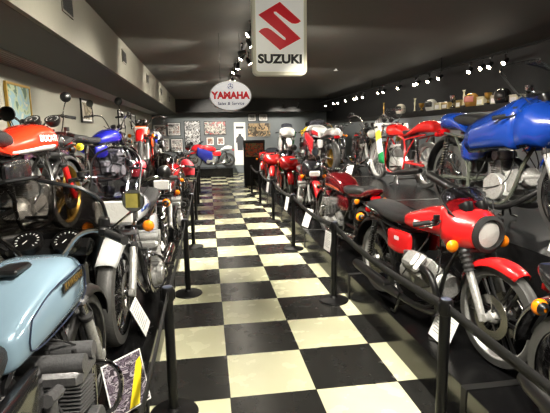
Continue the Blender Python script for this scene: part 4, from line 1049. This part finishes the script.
# left, low platform ----------------------------------------------------------------
k1 = motorcycle('motorcycle', 'light blue bike seen from the saddle, with dials behind a smoked windshield', (-.85, 1.68, T1), 87, scale=1.06, signals=None, gs=1.35, W=1.40, sidecol=(24, 24, 26),  near=True, engine='four', paint=(134, 160, 178), pmetal=.2, ffender='plastic', ecover='alloy_dark', tank='boxy', seat='long', wheels='cast7', rim='black_metal', fairing='quarter', bars='std', head='rect',
           mirrors=(-1,), mirror_top=.10, mirror_out=.125, mirror_r=.047, fork='chrome', muffler='chrome', rfender='plastic', tail=None, emat='alloy_dark')
s2 = motorcycle('motorcycle', 'silver and white bike facing the camera with square headlamp and deep black front tyre', (-.78, 4.10, T1), -91, scale=1.12, fa=46, hs=1.2, near=True, engine='four', paint=(226, 228, 232), pmetal=.15, tank='round', seat='long', wheels='spoke', rim='chrome', head='rect', headup=.06, headcase='chrome', sig=1.2,
           ffender=(205, 207, 208), rfender='chrome', bars='std', fork='chrome', fairing='flyscreen', screen='tinted', stripe=(60, 90, 170), stripe_z=(-.1, .15), mirrors=(1,), mirror_top=.01, mirror_out=.03, mirror_r=.05, wf=.12, Rf=.335)
m3 = motorcycle('motorcycle', 'dark red bike with red hand muffs and a smoky windscreen', (-.73, 6.75, T1), -89, engine='four', paint=(96, 16, 20), tank='round', seat='long', wheels='spoke', head='rect', headcase='plastic', headup=.06, fairing='flyscreen', screen='smoke', bars='wide', ffender='chrome', mirrors=())
motorcycle('motorcycle', 'red bike facing away with a black muffler end, behind the hand muffs', (-.80, 9.15, T1), 93, engine='ltwin', paint=(200, 26, 34), tank='long', seat='solo', tail='cafe', wheels='cast5', rim='alloy', head='round', bars='std', mirrors=(-1,), exhaust='both', muffler='black_metal')
motorcycle('motorcycle', 'silver touring bike with tall clear screen on the low left platform', (-.86, 11.4, T1), -90, engine='guzzi', paint=(150, 154, 160), pmetal=.3, tank='long', seat='king', wheels='cast6', rim='alloy', head='round', fairing='flyscreen', screen='clear', mirrors=(1, -1))
motorcycle('motorcycle', 'black and chrome bike, last on the low left platform', (-.88, 13.8, T1), -90, engine='four', paint=(28, 28, 30), tank='round', seat='long', wheels='spoke', head='round', mirrors=(1,))
# left, high tier -------------------------------------------------------------------
d1 = motorcycle('motorcycle', 'red and white bike with long tank and black seat on the high left tier', (-1.50, 3.62, T2), 82, scale=.99, gs=1.4, near=True, engine='ltwin', paint=(222, 52, 26), tank='long', seat='solo', tail='cafe', stripe=(236, 236, 232), stripe_z=(-.86, -.45), sx0=-.22, pad=1, wheels='cast5', rim='gold', head='round', bars='clip',
           mirrors=(1,), mirror_top=.14, mirror_out=.02, mirror_r=.062, slider=paint((200, 30, 28)), ffender='plastic', rfender='plastic', sidecol=(24, 24, 26))
motorcycle('motorcycle', 'dark bike with yellow fork reflector against the picture wall', (-1.90, 5.45, T2), -88, engine='single', paint=(70, 40, 60), tank='slim', seat='long', wheels='cast5', rim='alloy', head='round', bars='std', mirrors=(1,), mirror_r=.055, signals='yellow', sig=1.5, W=1.36)
motorcycle('motorcycle', 'blue tanked bike with grey seat, orange signals and chrome engine', (-1.74, 7.55, T2), 70, engine='four', paint=(30, 34, 150), tank='round', seat='long', seatmat='alloy_dark' if False else 'leather', wheels='spoke', rim='chrome', head='round', bars='high', mirrors=(1,), exhaust='twin', ffender='chrome')
o4 = motorcycle('motorcycle', 'orange, red and yellow dirt bike facing the camera with a round mirror', (-1.40, 9.85, T2), -87, scale=1.12, engine='single', paint=(236, 84, 20), tank='slim', seat='long', wheels='spoke', rim='alloy', head='rect', headcase=paint((240, 104, 30)), headup=.03, bars='wide', ffender=(214, 30, 30), highfender=.14,
           mirrors=(-1,), mirror_top=.22, mirror_r=.07, framemat=(200, 40, 30), exhaust='right', muffler='black_metal', discs=(), Rf=.34)
motorcycle('motorcycle', 'white and blue motocross bike on the high left tier', (-1.39, 12.4, T2), -88, engine='single', paint=(226, 230, 240), tank='slim', seat='long', seatmat='leather', wheels='spoke', rim='alloy', head=None, fairing='race_plate', bars='wide', ffender=(40, 60, 170), highfender=.14, signals=None, gauges=False, exhaust='right', discs=(), Rf=.34)
motorcycle('motorcycle', 'silver and black bike, last on the high left tier', (-1.75, 14.7, T2), -88, engine='four', paint=(160, 160, 164), pmetal=.4, tank='round', seat='long', wheels='spoke', head='round', bars='std', mirrors=(1, -1))
# end of the aisle --------------------------------------------------------------------
motorcycle('motorcycle', 'red, white and blue race bike standing sideways on the far plinth', (.06, 19.72, .36), 186, engine='four', paint=(214, 36, 44), tank='boxy', seat='solo', tail=(232, 232, 234), wheels='cast3', rim='alloy', wr=.17, head=None, fairing='full', knee=(36, 44, 140), bars='clip', signals=None, gauges=False, rfender=None, ffender='paint')

# extras on particular bikes ------------------------------------------------------------
def part_of(root, n):
    return [c for c in root.children if c.name.split('.')[0] == n]
ktank = part_of(k1, 'fuel_tank')[0]
MB().box((.20, -.172, .885), (.21, .004, .036), None).build('name_badge', 'strip', ktank, flat=True)
MB().box((.10, -.0, .965), (.13, .085, .02), Matrix.Rotation(.04, 3, 'Y'), .006).build('filler_lid', 'plastic', ktank)
text('KAWASAKI', .037, 'gold', ktank, 'badge_lettering', basis((.20, -.1745, .885), (1, 0, 0), (0, 0, 1)), .001, .0007, 1.0)
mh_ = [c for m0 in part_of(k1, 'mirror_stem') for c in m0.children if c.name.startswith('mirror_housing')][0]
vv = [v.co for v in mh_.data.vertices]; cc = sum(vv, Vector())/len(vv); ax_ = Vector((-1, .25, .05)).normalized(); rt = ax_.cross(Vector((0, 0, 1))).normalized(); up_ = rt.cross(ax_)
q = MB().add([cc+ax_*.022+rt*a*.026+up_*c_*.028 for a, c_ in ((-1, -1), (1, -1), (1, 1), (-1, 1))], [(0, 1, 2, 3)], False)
q.build('painted_reflection', plain('reflection_gold', (150, 140, 70), .4, vary=.4, bscale=30), part_of(k1, 'mirror_stem')[0], flat=True)  # flat gold quad paints a card's reflection onto the mirror
# pinstripes of the light blue tank
for sd in (-1, 1):
    pn = MB(); pn.tube([(-.12, sd*.150, .86), (.02, sd*.160, .905), (.20, sd*.170, .915), (.36, sd*.158, .90), (.385, sd*.155, .82), (.30, sd*.166, .77), (.0, sd*.158, .75), (-.13, sd*.142, .76), (-.12, sd*.150, .86)], .0028, 5, 3)
    pn.build('pinstripe', plain('pinstripe_navy', (26, 36, 60), .3), ktank)
gt = part_of(g, 'fuel_tank')[0]
for sd in (-1, 1):
    text('MOTO GUZZI', .036, 'white', gt, 'lettering', basis((.12, sd*.158, .81), (-sd, 0, 0), (0, -sd*.1, 1)), .001, .0006)
    p_ = [o for o in part_of(g, 'side_panel')]
    text('850', .045, 'white', p_[0 if sd < 0 else 1], 'lettering', basis((-.22, sd*.162, .63), (-sd, 0, 0), (0, 0, 1)), .001, .0006)
dt = part_of(d1, 'fuel_tank')[0]
for sd in (-1, 1):
    text('DUCATI', .068, 'white', dt, 'lettering', basis((.19, sd*.163, .835), (-sd, 0, 0), (0, -sd*.12, 1)), .001, .002, 1.1)
fb = [o for o in bpy.data.objects if o.get('label', '').startswith('red faired bike')][0]
for nm, cl, z0_, z1_ in (('yellow_patch', (232, 196, 40), .80, .90), ('green_patch', (40, 130, 60), .69, .80)):
    rows = []
    for i in range(6):
        x = .46+.20*i/5; rows.append([(x, -.236+.085*((x-.46)/.20)**1.6-.0*z, z) for z in [z0_+(z1_-z0_)*j/4 for j in range(5)]])
    MB().grid(rows).build(nm, paint(cl), fb, solid=.004)
# hand muffs
hb = part_of(m3, 'handlebar')[0]
rl_ = plain('red_vinyl', (196, 40, 52), .45, bump=.3, bscale=40)
for sd in (-1, 1):
    m_ = MB(); m_.tube([(.06, sd*.30, 1.10), (.12, sd*.33, 1.08), (.17, sd*.36, 1.03), (.19, sd*.37, .93)], [.07, .085, .085, .065], 16, 3); mo = m_.build('hand_muff', rl_, hb)
    c_ = MB(); c_.lathe([(0, .0), (.064, 0), (.068, .03), (.060, .03)], (.193, sd*.37, .915), (-.1, 0, 1), 16); c_.build('muff_cuff', 'rubber', mo)
# white-yellow-green front panel of the red racer, with small screen
def panel_mat():
    m, nt, b = _mat('banded_panel'); tc = nt.nodes.new('ShaderNodeTexCoord'); sp_ = nt.nodes.new('ShaderNodeSeparateXYZ'); nt.links.new(tc.outputs['Object'], sp_.inputs[0])
    ad = nt.nodes.new('ShaderNodeMath'); ad.operation = 'MULTIPLY_ADD'; ad.inputs[1].default_value = .25; nt.links.new(sp_.outputs['X'], ad.inputs[0]); nt.links.new(sp_.outputs['Z'], ad.inputs[2])
    cr = nt.nodes.new('ShaderNodeValToRGB'); cr.color_ramp.interpolation = 'CONSTANT'; e = cr.color_ramp.elements
    e[0].position = 0; e[0].color = lin((20, 130, 70)); e[1].position = .52; e[1].color = lin((232, 232, 226))
    q = e.new(.74); q.color = lin((238, 214, 60)); q = e.new(.88); q.color = lin((236, 236, 230))
    nt.links.new(ad.outputs[0], cr.inputs[0]); nt.links.new(cr.outputs[0], b.inputs['Base Color']); b.inputs['Roughness'].default_value = .3; b.inputs['Coat Weight'].default_value = .6
    return m
pmz = panel_mat()
for sd in (-1, 1):
    rows = []
    for i in range(9):
        t = i/8; z = .30+.62*t
        rows.append([(.50-.30*k/8+.06*t-.10*(1-t), sd*(.17+.06*math.sin(k/8*PI*.6)+.02*t), z) for k in range(9)])
    MB().grid(rows).build('fairing_panel', pmz, r2, solid=.006)
rows = [[(.62-.14*abs(u)**2-.30*t, u*(.20-.03*t*t), .93+.22*t) for u in [-1+2*k/12 for k in range(13)]] for t in [i/8 for i in range(9)]]
MB().grid(rows).build('windscreen', 'clear', r2, solid=.003)
nose = [[(.64-.14*abs(u)**2-.10*(1-t), u*.20, .78+.15*t) for u in [-1+2*k/12 for k in range(13)]] for t in [i/4 for i in range(5)]]
MB().grid(nose).build('fairing_nose', 'whitepaint', r2, solid=.004)

# helmets, trophies and models on the ledge -------------------------------------------------
LZ = 2.216
def helmet(x, y, rgb, face, label, yaw=200):
    r = empty('helmet', (x, y, LZ), math.radians(yaw)); tag(r, label, 'helmet', 'helmets on the ledge')
    m = MB(); vs = []
    prof = [(.085, 0), (.105, .02), (.125, .08), (.13, .14), (.115, .20), (.08, .24), (.04, .257), (0, .26)]
    m.lathe(prof, n=20); m.build('helmet_shell', paint(rgb), r)
    v = MB(); rows = []
    for i in range(5):
        z = .09+.10*i/4; rr = .131-.004*(i-2)**2/4
        rows.append([((rr+.002)*math.cos(math.radians(a)), (rr+.002)*math.sin(math.radians(a)), z) for a in range(-58, 59, 9)])
    v.grid(rows).build('visor' if face is None else 'face_opening', M['plastic'] if face is None else paint(face), r, solid=.004)
    p = MB(); p.tube([(.09, -.08, .20), (.16, 0, .205), (.09, .08, .20)], .008, 6, 3); p.build('peak', 'rubber', r)
def trophy(x, y, h, mat, label, cup=True):
    r = empty('trophy', (x, y, LZ)); tag(r, label, 'trophy', 'trophies on the ledge')
    MB().box((0, 0, .025), (.09, .09, .05), None, .006).build('trophy_base', 'ink', r)
    if cup:
        m = MB(); m.lathe([(.03, .05), (.012, .08), (.010, h*.45), (.02, h*.5), (.05, h*.62), (.06, h*.9), (.064, h), (.056, h), (.045, h*.65), (0, h*.56)], n=18); m.build('cup', mat, r)
        k = MB()
        for sd in (-1, 1): k.tube([(0, sd*.055, h*.9), (0, sd*.095, h*.84), (0, sd*.085, h*.7), (0, sd*.045, h*.62)], .005, 6, 3)
        k.build('cup_handles', mat, r)
    else:
        m = MB(); m.lathe([(.03, .05), (.02, .07), (.014, h*.5), (.022, h*.55), (.014, h*.62)], n=14)
        m.tube([(0, 0, h*.6), (0, 0, h*.85)], [.022, .014], 10); m.ball((0, 0, h*.93), .018); m.tube([(0, .01, h*.82), (0, .05, h*.98)], .006, 6); m.tube([(0, -.01, h*.82), (0, -.05, h*.98)], .006, 6); m.build('figure', mat, r)
def box_item(x, y, d, mat, label, name='storage_tin'):
    r = MB(); r.box((x, y, LZ+d[2]/2), d, None, .01); o = r.build(name, mat, None); tag(o, label, 'box', 'boxes on the ledge')
    MB().box((x, y, LZ+d[2]+.006), (d[0]*1.03, d[1]*1.03, .012), None, .003).build('lid', mat, o)
    MB().box((x-d[0]/2-.001, y, LZ+d[2]*.5), (.003, d[1]*.7, d[2]*.5)).build('paper_label', 'white', o, flat=True)
gd = M['gold']; cream = paint((222, 214, 180)); tan = paint((170, 150, 96))
trophy(4.70, 11.95, .36, gd, 'tall gold trophy figure at the far part of the ledge', False)
helmet(4.72, 10.9, (200, 195, 180), None, 'pale helmet with dark visor beyond the gold statuette')
trophy(4.72, 10.12, .34, cream, 'slim cream statuette on the ledge between two helmets', False)
trophy(4.72, 9.78, .20, gd, 'small gold cup on the ledge next to the cream statuette')
helmet(4.70, 9.30, (196, 196, 190), None, 'grey and white helmet with dark visor in the middle of the ledge')
box_item(4.74, 8.98, (.16, .24, .15), cream, 'cream box on the ledge beside the grey and white helmet')
box_item(4.74, 8.68, (.16, .26, .14), tan, 'tan tin on the ledge next to the cream box')
trophy(4.70, 8.42, .26, M['chrome'], 'silver cup on the ledge before the tan tin')
box_item(4.76, 8.22, (.14, .18, .15), tan, 'olive tin on the ledge behind the tall silver statuette')
trophy(4.70, 8.04, .34, cream, 'tall pale statuette beside the gold helmet', False)
helmet(4.70, 7.78, (150, 110, 50), (200, 120, 110), 'gold open-face helmet with a pinkish face opening')
box_item(4.76, 7.52, (.14, .20, .16), cream, 'cream box just right of the gold open-face helmet')
trophy(4.72, 7.32, .22, gd, 'gold cup on the ledge near the clear bubble screen')
box_item(4.76, 7.13, (.14, .18, .15), paint((206, 200, 176)), 'pale box on the ledge next to the black helmet')
helmet(4.70, 6.90, (22, 22, 24), None, 'black helmet on the ledge beside the blue bike screen')
box_item(4.76, 6.62, (.14, .22, .12), paint((232, 226, 200)), 'low white box on the ledge behind the clear bubble screen')
trophy(4.72, 6.32, .24, M['chrome'], 'silver cup on the ledge behind the clear bubble screen')

# ------------------------------------------------------------------ camera, world, view
cam = bpy.data.cameras.new('camera'); cam.sensor_width = 36; cam.lens = 450/550*36; cam.clip_start = .05
co = bpy.data.objects.new('camera', cam); COL.objects.link(co)
R_ = Matrix(((0.9889, 0.0385, -0.1432), (-0.1475, 0.1571, -0.9765), (-0.0151, 0.9868, 0.1611)))
mw = R_.to_4x4(); mw.translation = (-.0899, 0, 1.8068); co.matrix_world = mw
S.camera = co
w_ = bpy.data.worlds.new('world'); S.world = w_; w_.use_nodes = True
w_.node_tree.nodes['Background'].inputs[0].default_value = (.8, .85, 1, 1); w_.node_tree.nodes['Background'].inputs[1].default_value = .02
S.view_settings.view_transform = 'Standard'; S.view_settings.look = 'None'; S.view_settings.gamma = 1; S.view_settings.use_curve_mapping = False
S.view_settings.exposure = 0.0
S.cycles.max_bounces = 6; S.cycles.transparent_max_bounces = 12; S.cycles.sample_clamp_indirect = 3.0; S.cycles.caustics_reflective = False; S.cycles.caustics_refractive = False
S.cycles.use_denoising = True
